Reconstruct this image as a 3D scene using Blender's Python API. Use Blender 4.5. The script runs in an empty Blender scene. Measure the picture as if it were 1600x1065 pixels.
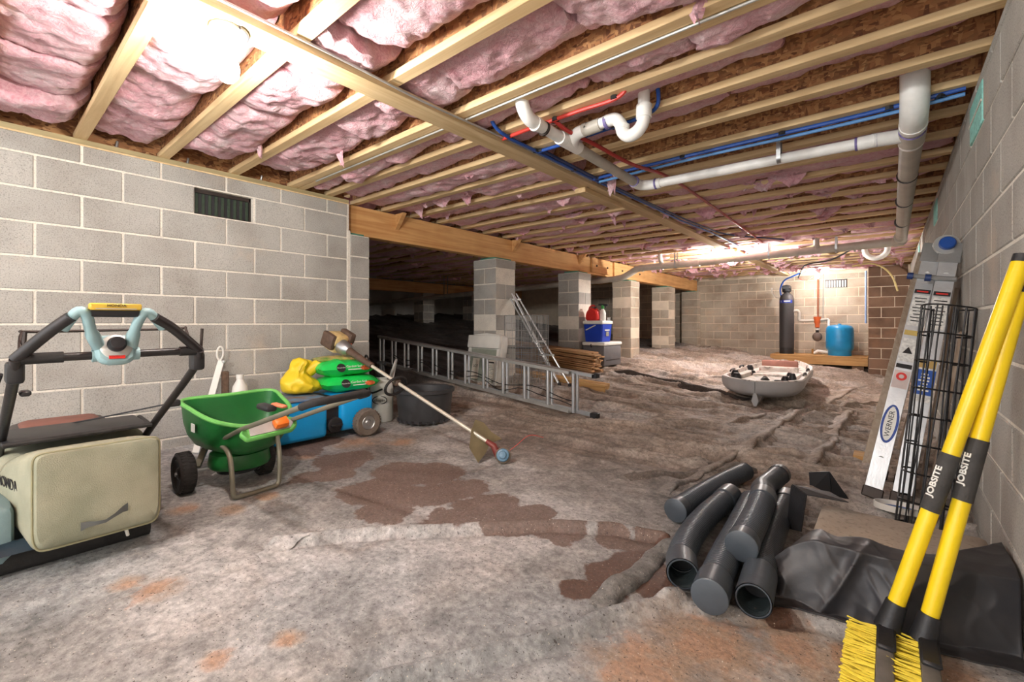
import bpy, bmesh, math, random
import numpy as np
from mathutils import Vector, Matrix
random.seed(7); rng = np.random.default_rng(7)
S = bpy.context.scene; COL = S.collection
R = math.radians
# ---------------------------------------------------------------- camera, world, exposure
YAW = R(39.9); CA, SA, F = math.cos(YAW), math.sin(YAW), 705.0
CAM_Z, HOR = 1.0, 505.0
cd = bpy.data.cameras.new('camera'); cam = bpy.data.objects.new('camera', cd); COL.objects.link(cam)
cam.location = (0, 0, CAM_Z); cam.rotation_euler = (R(90), 0, YAW)
cd.sensor_width = 36.0; cd.lens = F / 1600 * 36; cd.shift_y = -(532.5 - HOR) / 1600; cd.clip_start = 0.02
S.camera = cam
W = bpy.data.worlds.new('world'); S.world = W; W.use_nodes = True
W.node_tree.nodes['Background'].inputs[0].default_value = (0.97, 0.98, 1.0, 1)
W.node_tree.nodes['Background'].inputs[1].default_value = 1.15
S.view_settings.view_transform = 'Standard'; S.view_settings.look = 'None'
S.view_settings.gamma = 1.0; S.view_settings.use_curve_mapping = False
S.view_settings.exposure = 1.32
BULB_NEAR, BULB_MID, BULB_END, BULB_BACK_FILL = 280.0, 820.0, 250.0, 640.0   # emission of each bulb's glass; the back one is an added fill
S.cycles.max_bounces = 8; S.cycles.sample_clamp_indirect = 6.0

# ---------------------------------------------------------------- geometry from a pixel and a known plane
def dirv(px, py):
    t = (px - 800) / F; return Vector((-SA + t * CA, CA + t * SA, (HOR - py) / F))
def onX(px, py, X): d = dirv(px, py); return Vector((0, 0, CAM_Z)) + d * (X / d.x)
def onY(px, py, Y): d = dirv(px, py); return Vector((0, 0, CAM_Z)) + d * (Y / d.y)
def onZ(px, py, Z): d = dirv(px, py); return Vector((0, 0, CAM_Z)) + d * ((Z - CAM_Z) / d.z)
def fl(px, py):
    z = 0.1
    for _ in range(12):
        p = onZ(px, py, z); z = 0.5 * z + 0.5 * floor_z(p.x, p.y)
    return p
def floor_z(x, y):
    a = float(np.interp(y, [-2, 2.5, 3.8, 6.3, 8.3, 10.3, 12.6], [.10, .12, .21, .27, .31, .38, .38]))
    b = float(np.interp(y, [-2, 3, 12], [0.0, 0.0, -.06]))
    if x >= -3.9:
        k = min(1.0, max(0.0, -x / 3.9)); return b + (a - b) * k
    return a + (-3.9 - x) * .115
# ---------------------------------------------------------------- numpy noise
def _h(ix, iy, s):
    n = (ix.astype(np.int64) * 374761393 + iy.astype(np.int64) * 668265263 + s * 974634653) & 0x7fffffff
    n = ((n ^ (n >> 13)) * 1274126177) & 0x7fffffff
    return ((n ^ (n >> 16)) & 0xffff) / 65535.0
def vn(x, y, s=0):
    x0 = np.floor(x); y0 = np.floor(y); fx = x - x0; fy = y - y0
    fx = fx * fx * fx * (fx * (fx * 6 - 15) + 10); fy = fy * fy * fy * (fy * (fy * 6 - 15) + 10)
    a = _h(x0, y0, s); b = _h(x0 + 1, y0, s); c = _h(x0, y0 + 1, s); d = _h(x0 + 1, y0 + 1, s)
    return (a + (b - a) * fx) * (1 - fy) + (c + (d - c) * fx) * fy
def fbm(x, y, s=0, o=4):
    r = 0; a = .5; t = 0
    for k in range(o):
        r = r + a * vn(x, y, s + k * 17); t += a; a *= .5; x = x * 2.03 + 3.1; y = y * 2.03 + 1.7
    return r / t
def sst(a, b, x): t = np.clip((x - a) / (b - a), 0, 1); return t * t * (3 - 2 * t)
# ---------------------------------------------------------------- materials
def lin(c):
    return tuple(((v / 255) / 12.92 if v / 255 <= .04045 else ((v / 255 + .055) / 1.055) ** 2.4) for v in c)
def NT(m):
    m.use_nodes = True; t = m.node_tree; return t, t.nodes, t.links, t.nodes['Principled BSDF']
def N(n, typ, **kw):
    x = n.new(typ)
    for k, v in kw.items():
        if k in x.inputs: x.inputs[k].default_value = v
        else: setattr(x, k, v)
    return x
def mix(n, l, f, a, b, mode='MIX'):
    x = n.new('ShaderNodeMix'); x.data_type = 'RGBA'; x.blend_type = mode
    for sock, v in ((x.inputs[0], f), (x.inputs[6], a), (x.inputs[7], b)):
        if hasattr(v, 'is_linked') or isinstance(v, bpy.types.NodeSocket): l.new(v, sock)
        elif isinstance(v, (int, float)): sock.default_value = v
        else: sock.default_value = (*v[:3], 1)
    return x.outputs[2]
def ramp(n, l, src, stops):
    r = n.new('ShaderNodeValToRGB'); l.new(src, r.inputs[0]); e = r.color_ramp.elements
    while len(e) < len(stops): e.new(.5)
    for q, (p, c) in zip(e, stops): q.position = p; q.color = (*c[:3], 1) if not isinstance(c, (int, float)) else (c, c, c, 1)
    return r.outputs[0]
def pos(n, l, sc=(1, 1, 1)):
    g = n.new('ShaderNodeNewGeometry'); m = n.new('ShaderNodeMapping'); m.inputs['Scale'].default_value = sc
    l.new(g.outputs['Position'], m.inputs[0]); return m.outputs[0]
def noise(n, l, vec, scale, detail=3, rough=.55, dist=0):
    x = N(n, 'ShaderNodeTexNoise', Scale=scale, Detail=detail, Roughness=rough, Distortion=dist); l.new(vec, x.inputs['Vector']); return x.outputs[0]
MATS = {}
def M(name, col, rough=.55, metal=0.0, var=.12, scale=9, bump=.05, bscale=90, col2=None, rnd=0.0, stretch=(1, 1, 1), fine=None, coat=0.0):
    m = bpy.data.materials.new(name); t, n, l, b = NT(m)
    c = lin(col); hi = tuple(min(1, v * (1 + var)) for v in c); lo = tuple(v * (1 - var) for v in c) if col2 is None else lin(col2)
    p = pos(n, l, stretch)
    k = ramp(n, l, noise(n, l, p, scale, 4), [(.32, lo), (.68, hi)])
    if fine:   # (scale, dark factor, threshold)
        s = ramp(n, l, noise(n, l, p, fine[0], 2), [(fine[2] - .06, fine[1]), (fine[2] + .04, 1.0)])
        k = mix(n, l, 1.0, k, s, 'MULTIPLY')
    if rnd:
        oi = n.new('ShaderNodeObjectInfo'); rr = ramp(n, l, oi.outputs['Random'], [(0, 1 - rnd), (1, 1 + rnd)]); k = mix(n, l, 1.0, k, rr, 'MULTIPLY')
    l.new(k, b.inputs['Base Color']); b.inputs['Roughness'].default_value = rough; b.inputs['Metallic'].default_value = metal
    b.inputs['Coat Weight'].default_value = coat
    if bump:
        bp = N(n, 'ShaderNodeBump', Strength=bump * 4 if bump < .2 else .9, Distance=.004); l.new(noise(n, l, p, bscale, 3), bp.inputs['Height']); l.new(bp.outputs[0], b.inputs['Normal'])
    MATS[name] = m; return m
def M_osb():
    m = bpy.data.materials.new('osb'); t, n, l, b = NT(m)
    def flakes(sc, scale, rot):
        g = n.new('ShaderNodeNewGeometry'); mp = n.new('ShaderNodeMapping'); mp.inputs['Scale'].default_value = sc; mp.inputs['Rotation'].default_value = rot; l.new(g.outputs['Position'], mp.inputs[0])
        v = N(n, 'ShaderNodeTexVoronoi', Scale=scale); l.new(mp.outputs[0], v.inputs['Vector']); s_ = n.new('ShaderNodeSeparateColor'); l.new(v.outputs['Color'], s_.inputs[0]); return s_.outputs
    A = flakes((1, 1, 3.0), 22, (0, .5, .3)); C = flakes((3.2, 1, 1), 20, (0, .4, -.2)); D = flakes((1, 1, 2.5), 36, (0, -.8, .2))
    c1 = ramp(n, l, A[0], [(0, lin((126, 80, 52))), (.4, lin((170, 116, 74))), (.75, lin((186, 132, 84))), (1, lin((216, 172, 120)))])
    c2 = ramp(n, l, C[0], [(0, lin((118, 76, 52))), (.5, lin((180, 126, 82))), (1, lin((204, 154, 102)))])
    c3 = ramp(n, l, D[0], [(0, lin((112, 70, 46))), (1, lin((196, 146, 96)))])
    sel = ramp(n, l, C[1], [(.48, 0.0), (.52, 1.0)]); c = mix(n, l, sel, c1, c2); sel2 = ramp(n, l, D[1], [(.66, 0.0), (.7, 1.0)]); c = mix(n, l, sel2, c, c3)
    l.new(c, b.inputs['Base Color']); b.inputs['Roughness'].default_value = .8
    bp = N(n, 'ShaderNodeBump', Strength=.5, Distance=.004); l.new(A[2], bp.inputs['Height']); l.new(bp.outputs[0], b.inputs['Normal'])
    return m
def M_pink():
    m = bpy.data.materials.new('pink_fibre'); t, n, l, b = NT(m); p = pos(n, l, (1, 1, 1))
    c = ramp(n, l, noise(n, l, p, 5.5, 6, .65, .6), [(.28, lin((208, 128, 142))), (.46, lin((236, 168, 178))), (.6, lin((238, 198, 202))), (.74, lin((244, 228, 228)))])
    c = mix(n, l, .4, c, ramp(n, l, noise(n, l, p, 34, 5, .7, 1.2), [(.35, lin((200, 128, 142))), (.6, lin((248, 218, 220)))]))
    l.new(c, b.inputs['Base Color']); b.inputs['Roughness'].default_value = .95
    b.inputs['Sheen Weight'].default_value = .25
    a = noise(n, l, p, 28, 6, .7, 1.5)
    bp = N(n, 'ShaderNodeBump', Strength=.75, Distance=.03); l.new(a, bp.inputs['Height']); l.new(bp.outputs[0], b.inputs['Normal'])
    return m
def M_wood(name, c1, c2, axis='x', rough=.7, rnd=.08, grain=26, knots=True):
    m = bpy.data.materials.new(name); t, n, l, b = NT(m)
    sc = {'x': (.05, 1, 1), 'y': (1, .05, 1), 'z': (1, 1, .05)}[axis]; p = pos(n, l, sc)
    k = ramp(n, l, noise(n, l, p, grain, 5, .6, .8), [(.33, lin(c2)), (.64, lin(c1))])
    k = mix(n, l, .3, k, ramp(n, l, noise(n, l, pos(n, l, (1, 1, 1)), 3, 3), [(.3, lin(c2)), (.7, lin(c1))]))
    if knots:
        v = N(n, 'ShaderNodeTexVoronoi', Scale=5.5); l.new(pos(n, l, {'x': (.5, 1, 1), 'y': (1, .5, 1), 'z': (1, 1, .5)}[axis]), v.inputs['Vector'])
        k = mix(n, l, ramp(n, l, v.outputs['Distance'], [(.03, .7), (.07, 0.0)]), k, lin((92, 58, 36)))
    oi = n.new('ShaderNodeObjectInfo'); k = mix(n, l, 1.0, k, ramp(n, l, oi.outputs['Random'], [(0, 1 - rnd), (1, 1 + rnd)]), 'MULTIPLY')
    l.new(k, b.inputs['Base Color']); b.inputs['Roughness'].default_value = rough
    bp = N(n, 'ShaderNodeBump', Strength=.25, Distance=.002); l.new(noise(n, l, p, 60, 3), bp.inputs['Height']); l.new(bp.outputs[0], b.inputs['Normal'])
    MATS[name] = m; return m
def M_block(name, base, stain, rnd=.10, warm=.0):
    m = bpy.data.materials.new(name); t, n, l, b = NT(m); p = pos(n, l)
    k = ramp(n, l, noise(n, l, p, 2.6, 4), [(.3, lin(stain)), (.55, lin(base)), (.75, tuple(v * 1.12 for v in lin(base)))])
    k = mix(n, l, 1.0, k, ramp(n, l, noise(n, l, p, 150, 3, .7), [(.33, .5), (.46, .95), (.62, 1.0), (.74, 1.3)]), 'MULTIPLY')
    k = mix(n, l, ramp(n, l, noise(n, l, p, 1.7, 5, .6), [(.60, 0.0), (.72, .55)]), k, tuple(v * w for v, w in zip(lin(base), (1.25, 1.05, .88))))
    oi = n.new('ShaderNodeObjectInfo'); k = mix(n, l, 1.0, k, ramp(n, l, oi.outputs['Random'], [(0, 1 - rnd), (1, 1 + rnd)]), 'MULTIPLY')
    l.new(k, b.inputs['Base Color']); b.inputs['Roughness'].default_value = .93
    bp = N(n, 'ShaderNodeBump', Strength=.55, Distance=.004); l.new(noise(n, l, p, 150, 4, .7), bp.inputs['Height']); l.new(bp.outputs[0], b.inputs['Normal'])
    MATS[name] = m; return m
def M_emit(name, col, strength):
    m = bpy.data.materials.new(name); t, n, l, b = NT(m); b.inputs['Base Color'].default_value = (.9, .9, .9, 1)
    b.inputs['Emission Color'].default_value = (*col, 1); b.inputs['Emission Strength'].default_value = strength; return m
# ---------------------------------------------------------------- mesh builder
def fr(o, x, y):
    x = Vector(x).normalized(); z = x.cross(Vector(y)).normalized(); y = z.cross(x)
    return Matrix(((x.x, y.x, z.x, o[0]), (x.y, y.y, z.y, o[1]), (x.z, y.z, z.z, o[2]), (0, 0, 0, 1)))
class B:
    def __init__(s): s.bm = bmesh.new()
    def box(s, c, d, m=None, bev=0.0, seg=1):
        mt = (m if m else Matrix.Identity(4)) @ Matrix.Translation(c) @ Matrix.Diagonal((d[0], d[1], d[2], 1))
        r = bmesh.ops.create_cube(s.bm, size=1, matrix=mt)
        if bev:
            e = list({e for v in r['verts'] for e in v.link_edges})
            bmesh.ops.bevel(s.bm, geom=e, offset=bev, segments=seg, affect='EDGES', profile=.5, clamp_overlap=True)
        return s
    def bb(s, lo, hi, bev=0.0, seg=1, m=None):
        return s.box([(a + b) / 2 for a, b in zip(lo, hi)], [b - a for a, b in zip(lo, hi)], m, bev, seg)
    def bar(s, a, b, w, h, up=(0, 0, 1), bev=0.0, seg=1):
        a = Vector(a); b = Vector(b); x = (b - a); L = x.length
        up = Vector(up)
        if abs(x.normalized().dot(up)) > .98: up = Vector((0, 1, 0))
        y = up.cross(x).normalized()
        return s.box((0, 0, 0), (L, w, h), fr((a + b) / 2, x, y), bev, seg)
    def grid(s, P, closeu=False, closev=False, flip=False):
        nu, nv = len(P), len(P[0]); V = [[s.bm.verts.new(q) for q in row] for row in P]
        for i in range(nu if closeu else nu - 1):
            for j in range(nv if closev else nv - 1):
                q = [V[i][j], V[(i + 1) % nu][j], V[(i + 1) % nu][(j + 1) % nv], V[i][(j + 1) % nv]]
                if flip: q.reverse()
                try: s.bm.faces.new(q)
                except ValueError: pass
        s.V = V; return s
    def tube(s, pts, r, seg=10, cap=True, closed=False):
        pts = [Vector(p) for p in pts]; n = len(pts); rs = r if isinstance(r, (list, tuple)) else [r] * n
        T = []
        for i in range(n):
            a = pts[(i - 1) % n] if closed or i else pts[0]; b = pts[(i + 1) % n] if closed or i < n - 1 else pts[-1]
            T.append((b - a).normalized())
        u = Vector((0, 0, 1)) if abs(T[0].z) < .9 else Vector((1, 0, 0)); u = (u - T[0] * u.dot(T[0])).normalized()
        P = []
        for i in range(n):
            u = u - T[i] * u.dot(T[i])
            u = u.normalized(); v = T[i].cross(u)
            P.append([pts[i] + (u * math.cos(a) + v * math.sin(a)) * rs[i] for a in [2 * math.pi * k / seg for k in range(seg)]])
        V = s.grid(P, closeu=closed, closev=True).V
        if cap and not closed:
            s.bm.faces.new(V[0][::-1]) if True else 0
            s.bm.faces.new(V[-1])
        return s
    def lathe(s, prof, seg=20, m=None, arc=None):
        m = m or Matrix.Identity(4)
        P = [[m @ Vector((r * math.cos(a), r * math.sin(a), z)) for a in [2 * math.pi * k / seg for k in range(seg)]] for r, z in prof]
        s.grid(P, closev=True, flip=True); return s
    def prism(s, poly, h, m=None, bev=0.0):
        m = m or Matrix.Identity(4); n = len(poly)
        a = [s.bm.verts.new(m @ Vector((p[0], p[1], 0))) for p in poly]; b = [s.bm.verts.new(m @ Vector((p[0], p[1], h))) for p in poly]
        fs = [s.bm.faces.new(a[::-1]), s.bm.faces.new(b)]
        for i in range(n): fs.append(s.bm.faces.new([a[i], a[(i + 1) % n], b[(i + 1) % n], b[i]]))
        if bev:
            e = list({e for f in fs for e in f.edges}); bmesh.ops.bevel(s.bm, geom=e, offset=bev, segments=1, affect='EDGES', clamp_overlap=True)
        return s
    def ball(s, c, r, sc=(1, 1, 1), m=None, u=16, v=10):
        mt = (m if m else Matrix.Translation(c)) @ Matrix.Diagonal((*sc, 1))
        bmesh.ops.create_uvsphere(s.bm, u_segments=u, v_segments=v, radius=r, matrix=mt); return s
    def mesh(s, name, ang=38, flat=False):
        bmesh.ops.recalc_face_normals(s.bm, faces=s.bm.faces)
        me = bpy.data.meshes.new(name); s.bm.to_mesh(me); s.bm.free()
        if not flat:
            me.polygons.foreach_set('use_smooth', [True] * len(me.polygons)); me.set_sharp_from_angle(angle=R(ang))
        return me
    def obj(s, name, mat, parent=None, ang=38, flat=False):
        return link(name, s.mesh(name, ang, flat), mat, parent)
WLOC = {}
def link(name, me, mat, parent=None, loc=None):
    if mat is not None and len(me.materials) == 0: me.materials.append(mat)
    o = bpy.data.objects.new(name, me); COL.objects.link(o)
    if loc is not None: o.location = loc
    if parent is not None:
        o.parent = parent; o.matrix_parent_inverse = Matrix.Translation(-WLOC.get(parent.name, Vector((0, 0, 0))))
    return o
def tag(o, label, cat, group=None, kind=None):
    o['label'] = label; o['category'] = cat
    if group: o['group'] = group
    if kind: o['kind'] = kind
    return o
def thing(name, loc, label, cat, group=None):
    o = bpy.data.objects.new(name, None); COL.objects.link(o); o.location = loc; o.empty_display_size = .05
    WLOC[o.name] = Vector(loc); return tag(o, label, cat, group)
def struct(o): o['kind'] = 'structure'; return o
def pmesh(name, verts, faces, mat, parent=None, smooth=True, ang=50):
    me = bpy.data.meshes.new(name); me.from_pydata([tuple(v) for v in verts], [], faces); me.update()
    if smooth: me.polygons.foreach_set('use_smooth', [True] * len(me.polygons)); me.set_sharp_from_angle(angle=R(ang))
    return link(name, me, mat, parent)
def text(name, s, size, m, mat, parent, ext=.0006, align='CENTER', sx=1.0, bold=0.0):
    cu = bpy.data.curves.new(name, 'FONT'); cu.body = s; cu.size = size; cu.extrude = ext; cu.offset = bold; cu.align_x = align; cu.align_y = 'CENTER'; cu.resolution_u = 3
    o = bpy.data.objects.new('tmp', cu); COL.objects.link(o); me = bpy.data.meshes.new_from_object(o); bpy.data.objects.remove(o); bpy.data.curves.remove(cu)
    me.transform(m @ Matrix.Diagonal((sx, 1, 1, 1))); me.name = name; me.materials.clear(); return link(name, me, mat, parent)
def bez(P, n=8):   # Catmull-Rom through points
    P = [Vector(p) for p in P]; Q = [2 * P[0] - P[1]] + P + [2 * P[-1] - P[-2]]; out = []
    for i in range(1, len(Q) - 2):
        a, b, c, d = Q[i - 1:i + 3]
        for k in range(n):
            t = k / n; out.append(.5 * ((2 * b) + (c - a) * t + (2 * a - 5 * b + 4 * c - d) * t * t + (3 * b - a - 3 * c + d) * t ** 3))
    out.append(P[-1]); return out
# ================================================================ materials
m_block = M_block('grey_block', (178, 175, 168), (160, 155, 147), .06)
m_blockr = M_block('grey_block_right', (180, 176, 168), (164, 157, 148), .05)
m_blockt = M_block('tan_block', (190, 178, 160), (170, 152, 132), .07)
m_blockb = M_block('brown_block', (140, 112, 92), (112, 88, 72), .16)
m_mortar = M('mortar', (226, 219, 206), .95, var=.08, scale=7, bump=.12, bscale=120, fine=(90, .8, .42))
m_mortart = M('tan_mortar', (226, 210, 188), .95, var=.08, scale=7, bump=.12, bscale=120)
m_osb = M_osb(); m_pink = M_pink()
m_flange = M_wood('pine_flange', (236, 208, 160), (204, 170, 122), 'x', knots=False)
m_strap = M_wood('pine_strap', (222, 196, 152), (186, 154, 108), 'y')
m_girder = M_wood('pine_girder', (224, 178, 118), (186, 128, 72), 'y', grain=18)
m_pinex = M_wood('pine_x', (222, 180, 118), (180, 130, 76), 'x')
m_oldx = M_wood('weathered_lumber', (198, 156, 110), (142, 100, 64), 'x')
m_oldz = M_wood('grey_board', (176, 158, 138), (128, 104, 84), 'z')
m_sill = M_wood('treated_sill', (176, 160, 118), (132, 118, 84), 'y')
m_black = M('black_plastic', (38, 38, 40), .45, var=.2)
m_blackr = M('black_rubber', (40, 38, 37), .8, var=.25, scale=30, bump=.1)
m_dark = M('dark_metal', (58, 50, 46), .45, .5, var=.25)
m_steel = M('galvanised_steel', (176, 178, 178), .38, .85, var=.12)
m_alu = M('aluminium', (205, 208, 210), .38, .75, var=.08)
m_alu2 = M('dull_aluminium', (188, 188, 184), .5, .55, var=.12)
m_white = M('white_plastic', (232, 230, 222), .45, var=.05)
m_pvc = M('white_pvc', (246, 245, 240), .35, var=.06, scale=14)
m_pvcg = M('dusty_grey_pvc', (186, 180, 168), .45, var=.12, scale=7)
m_purple = M('purple_primer', (116, 104, 158), .5, var=.3, scale=60)
m_blue_pex = M('blue_pex', (38, 84, 168), .35, var=.1)
m_red_pex = M('red_pex', (206, 62, 52), .38, var=.1)
m_green_foam = M('green_plate', (84, 138, 116), .8)
m_aqua = M('aqua_foam', (150, 214, 204), .8, var=.12, scale=20, fine=(60, .8, .45))
m_wire = M('black_wire', (34, 32, 32), .5, .3)
m_copper = M('copper', (176, 106, 76), .35, .7)
m_ventg = M('green_vent', (44, 60, 44), .55, var=.25, scale=30)
m_yel = M('yellow_fibreglass', (246, 212, 28), .35, var=.07, scale=5)
# ================================================================ floor sheet
FX = np.unique(np.round(np.concatenate([np.arange(-12, -4.3, .12), np.arange(-4.3, .335, .0175), [.335]]), 4))
FY = np.unique(np.round(np.concatenate([np.arange(-2.2, 0, .1), np.arange(0, 4, .015), np.arange(4, 7.5, .015), np.arange(7.5, 9, .024), np.arange(9, 12.66, .04)]), 4))
GX, GY = np.meshgrid(FX, FY, indexing='ij')
a_ = np.interp(GY, [-2, 2.5, 3.8, 6.3, 8.3, 10.3, 12.6], [.10, .12, .21, .27, .31, .38, .38]); b_ = np.interp(GY, [-2, 3, 12], [0, 0, -.06])
k_ = np.clip(-GX / 3.9, 0, 1); GZ = np.where(GX >= -3.9, b_ + (a_ - b_) * k_, a_ + (-3.9 - GX) * .115)
wx = GX + .25 * (fbm(GX * .8, GY * .8, 5, 3) - .5); wy = GY + .22 * (fbm(GX * .9, GY * .9, 9, 3) - .5) - .16 * GX
def ridged(x, y, s): return 1 - np.abs(2 * fbm(x, y, s, 3) - 1)
def rdg1(x, y, s): return 1 - np.abs(2 * vn(x, y, s) - 1)
wq = .5 * vn(GX * 2.5, GY * 2.5, 3)
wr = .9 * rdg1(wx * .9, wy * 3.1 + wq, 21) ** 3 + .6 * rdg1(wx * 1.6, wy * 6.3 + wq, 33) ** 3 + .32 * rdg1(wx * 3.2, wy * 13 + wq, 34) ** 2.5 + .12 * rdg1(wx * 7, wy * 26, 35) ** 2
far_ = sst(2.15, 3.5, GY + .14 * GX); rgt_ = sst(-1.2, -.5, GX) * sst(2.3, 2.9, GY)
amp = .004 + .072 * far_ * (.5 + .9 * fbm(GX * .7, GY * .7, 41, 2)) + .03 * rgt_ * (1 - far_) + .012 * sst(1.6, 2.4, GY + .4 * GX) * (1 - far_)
amp = np.where(GX < -4.1, .06, amp)
GZ = GZ + amp * (wr - .55) + .012 * (fbm(GX * 1.1, GY * 1.1, 50, 3) - .5) + .003 * (fbm(GX * 14, GY * 14, 51, 3) - .5)
def seg_dist(pts):
    best = np.full(GX.shape, 9.0); side = np.zeros(GX.shape)
    for (x0, y0), (x1, y1) in zip(pts[:-1], pts[1:]):
        dx, dy = x1 - x0, y1 - y0; L2 = dx * dx + dy * dy
        t = np.clip(((GX - x0) * dx + (GY - y0) * dy) / L2, 0, 1)
        d = np.hypot(GX - (x0 + t * dx), GY - (y0 + t * dy)); sd = (GX - x0) * dy - (GY - y0) * dx
        side = np.where(d < best, np.sign(sd), side); best = np.minimum(best, d)
    return best, side
def wp(pts):
    o = []
    for p in pts: q = fl(*p); o.append((q.x, q.y))
    return o
CR = np.zeros(GX.shape)      # crease mask
def fold(pts, h, w, wob=.008):
    global GZ
    P = wp(pts); d, sd = seg_dist(P); d = np.abs(d + wob * (fbm(GX * 9, GY * 9, 77, 3) - .5))
    GZ = GZ + h * np.exp(-(d / w) ** 2); GZ = GZ - h * .35 * np.exp(-((d - 1.7 * w) / (w * .6)) ** 2)
fold([(590, 1070), (720, 1035), (860, 1000), (960, 962), (1060, 938)], .034, .028)
fold([(1040, 940), (1160, 958), (1250, 962), (1330, 985)], .022, .03)
fold([(430, 850), (560, 836), (720, 828), (860, 822), (960, 826), (1040, 842)], .036, .024)
# colour of the sheet: dust, clay, wet mud, painted wrinkle shading
def blob(pts, rx, soft=.35, s=3):
    m = np.full(GX.shape, -9.0)
    for (px, py, r) in pts:
        q = fl(px, py); d = np.hypot(GX - q.x, GY - q.y) / r; m = np.maximum(m, 1 - d)
    return sst(-soft, soft, m + .9 * (fbm(GX * 3.2, GY * 3.2, s, 4) - .5) + .25 * (fbm(GX * 14, GY * 14, s + 1, 3) - .5))
def C3(c): return np.array(lin(c)).reshape(1, 1, 3)
fm = sst(1.9, 4.0, GY - .12 * GX)[..., None]
base = C3((168, 166, 163)) * (1 - fm) + C3((184, 166, 150)) * fm
n1 = fbm(GX * 2.2, GY * 2.2, 60, 5); n2 = fbm(GX * 9, GY * 9, 61, 4)
col = base * (0.78 + .85 * (n1[..., None] - .35)) * (.84 + .6 * (n2[..., None] - .36))
def mixc(m, c):
    global col; col = col * (1 - m[..., None]) + C3(c) * m[..., None] * (.75 + .6 * n2[..., None])
mixc(sst(.50, .66, n1) * .5, (190, 188, 186)); mixc(sst(.60, .72, n2) * .35, (128, 120, 114))
mixc(.4 * sst(.55, .1, wr) * far_[...] * (GX > -4.0), (110, 92, 80)); mixc(.25 * sst(.9, 1.3, wr) * far_, (206, 192, 178))  # shading painted into the colour: wrinkle valleys darker, crests lighter
mixc(.35 * blob([(700, 1020, .3), (860, 1000, .25), (80, 900, .3), (560, 920, .3)], 1, .5, 22), (160, 168, 172))
mixc(.4 * blob([(600, 690, .3), (700, 620, .3), (800, 680, .4), (900, 700, .3)], 1, .6, 28), (112, 94, 82))
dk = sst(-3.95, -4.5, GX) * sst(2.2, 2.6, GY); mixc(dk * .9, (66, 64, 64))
def soft(pts):   # smooth field around given spots; its ragged edge is cut by the shader's noise
    m = np.zeros(GX.shape)
    for (px, py, r) in pts: q = fl(px, py); m = np.maximum(m, 1 - .5 * np.hypot(GX - q.x, GY - q.y) / r)
    return np.clip(m, 0, 1)
mud = soft([(520, 740, .17), (580, 765, .22), (660, 775, .16), (600, 800, .16), (720, 765, .2), (790, 812, .17), (700, 815, .16), (880, 828, .15), (960, 838, .12), (1020, 845, .12), (480, 745, .14), (1200, 958, .07), (1225, 970, .06), (420, 700, .25), (470, 700, .22), (540, 720, .24), (620, 735, .2), (680, 740, .2), (760, 790, .2), (840, 800, .12), (600, 640, .2), (500, 690, .2)])
wetm = soft([(960, 905, .13), (1005, 885, .13), (905, 920, .08), (1050, 855, .09), (1020, 915, .1), (1215, 966, .05)])
clay = soft([(365, 792, .09), (420, 775, .08), (560, 690, .2), (630, 690, .14), (480, 712, .1), (1120, 1010, .22), (1230, 1000, .18), (1340, 1030, .13), (1010, 1055, .2), (1480, 1050, .12), (240, 925, .1), (200, 915, .08), (450, 1000, .06), (340, 1030, .06), (290, 795, .08)])
nx, ny = len(FX), len(FY); idx = np.arange(nx * ny).reshape(nx, ny)
fc = np.stack([idx[:-1, :-1], idx[1:, :-1], idx[1:, 1:], idx[:-1, 1:]], -1).reshape(-1, 4)
me = bpy.data.meshes.new('floor'); me.vertices.add(nx * ny); me.vertices.foreach_set('co', np.stack([GX, GY, GZ], -1).reshape(-1).astype(np.float32))
me.loops.add(fc.size); me.loops.foreach_set('vertex_index', fc.reshape(-1).astype(np.int32)); me.polygons.add(len(fc))
me.polygons.foreach_set('loop_start', np.arange(0, fc.size, 4, dtype=np.int32)); me.update(); me.validate()
me.polygons.foreach_set('use_smooth', np.ones(len(fc), dtype=bool))
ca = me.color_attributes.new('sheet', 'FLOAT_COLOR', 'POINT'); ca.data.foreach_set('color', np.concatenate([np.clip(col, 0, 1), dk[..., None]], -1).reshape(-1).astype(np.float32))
cb = me.color_attributes.new('stains', 'FLOAT_COLOR', 'POINT'); STN = np.stack([mud, wetm, clay, np.ones_like(mud)], -1); cb.data.foreach_set('color', STN.reshape(-1).astype(np.float32))
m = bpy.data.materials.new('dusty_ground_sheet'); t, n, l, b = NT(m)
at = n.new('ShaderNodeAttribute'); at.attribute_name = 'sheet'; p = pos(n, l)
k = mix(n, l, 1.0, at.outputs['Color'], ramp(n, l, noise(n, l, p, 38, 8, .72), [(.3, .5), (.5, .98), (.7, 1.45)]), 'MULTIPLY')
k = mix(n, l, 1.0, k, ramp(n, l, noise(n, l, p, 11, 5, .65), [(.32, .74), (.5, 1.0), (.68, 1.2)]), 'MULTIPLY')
st = n.new('ShaderNodeAttribute'); st.attribute_name = 'stains'; sp = n.new('ShaderNodeSeparateColor'); l.new(st.outputs['Color'], sp.inputs[0])
def cut(src, sc, gain, lo, hi):
    ma = n.new('ShaderNodeMath'); ma.operation = 'MULTIPLY_ADD'; l.new(noise(n, l, p, sc, 7, .62), ma.inputs[0]); ma.inputs[1].default_value = gain; l.new(src, ma.inputs[2])
    mb = n.new('ShaderNodeMath'); mb.operation = 'SUBTRACT'; l.new(ma.outputs[0], mb.inputs[0]); mb.inputs[1].default_value = gain * .5
    return ramp(n, l, mb.outputs[0], [(lo, 0.0), (hi, 1.0)])
grit = ramp(n, l, noise(n, l, p, 70, 5, .7), [(.35, .55), (.65, 1.0)])
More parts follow.
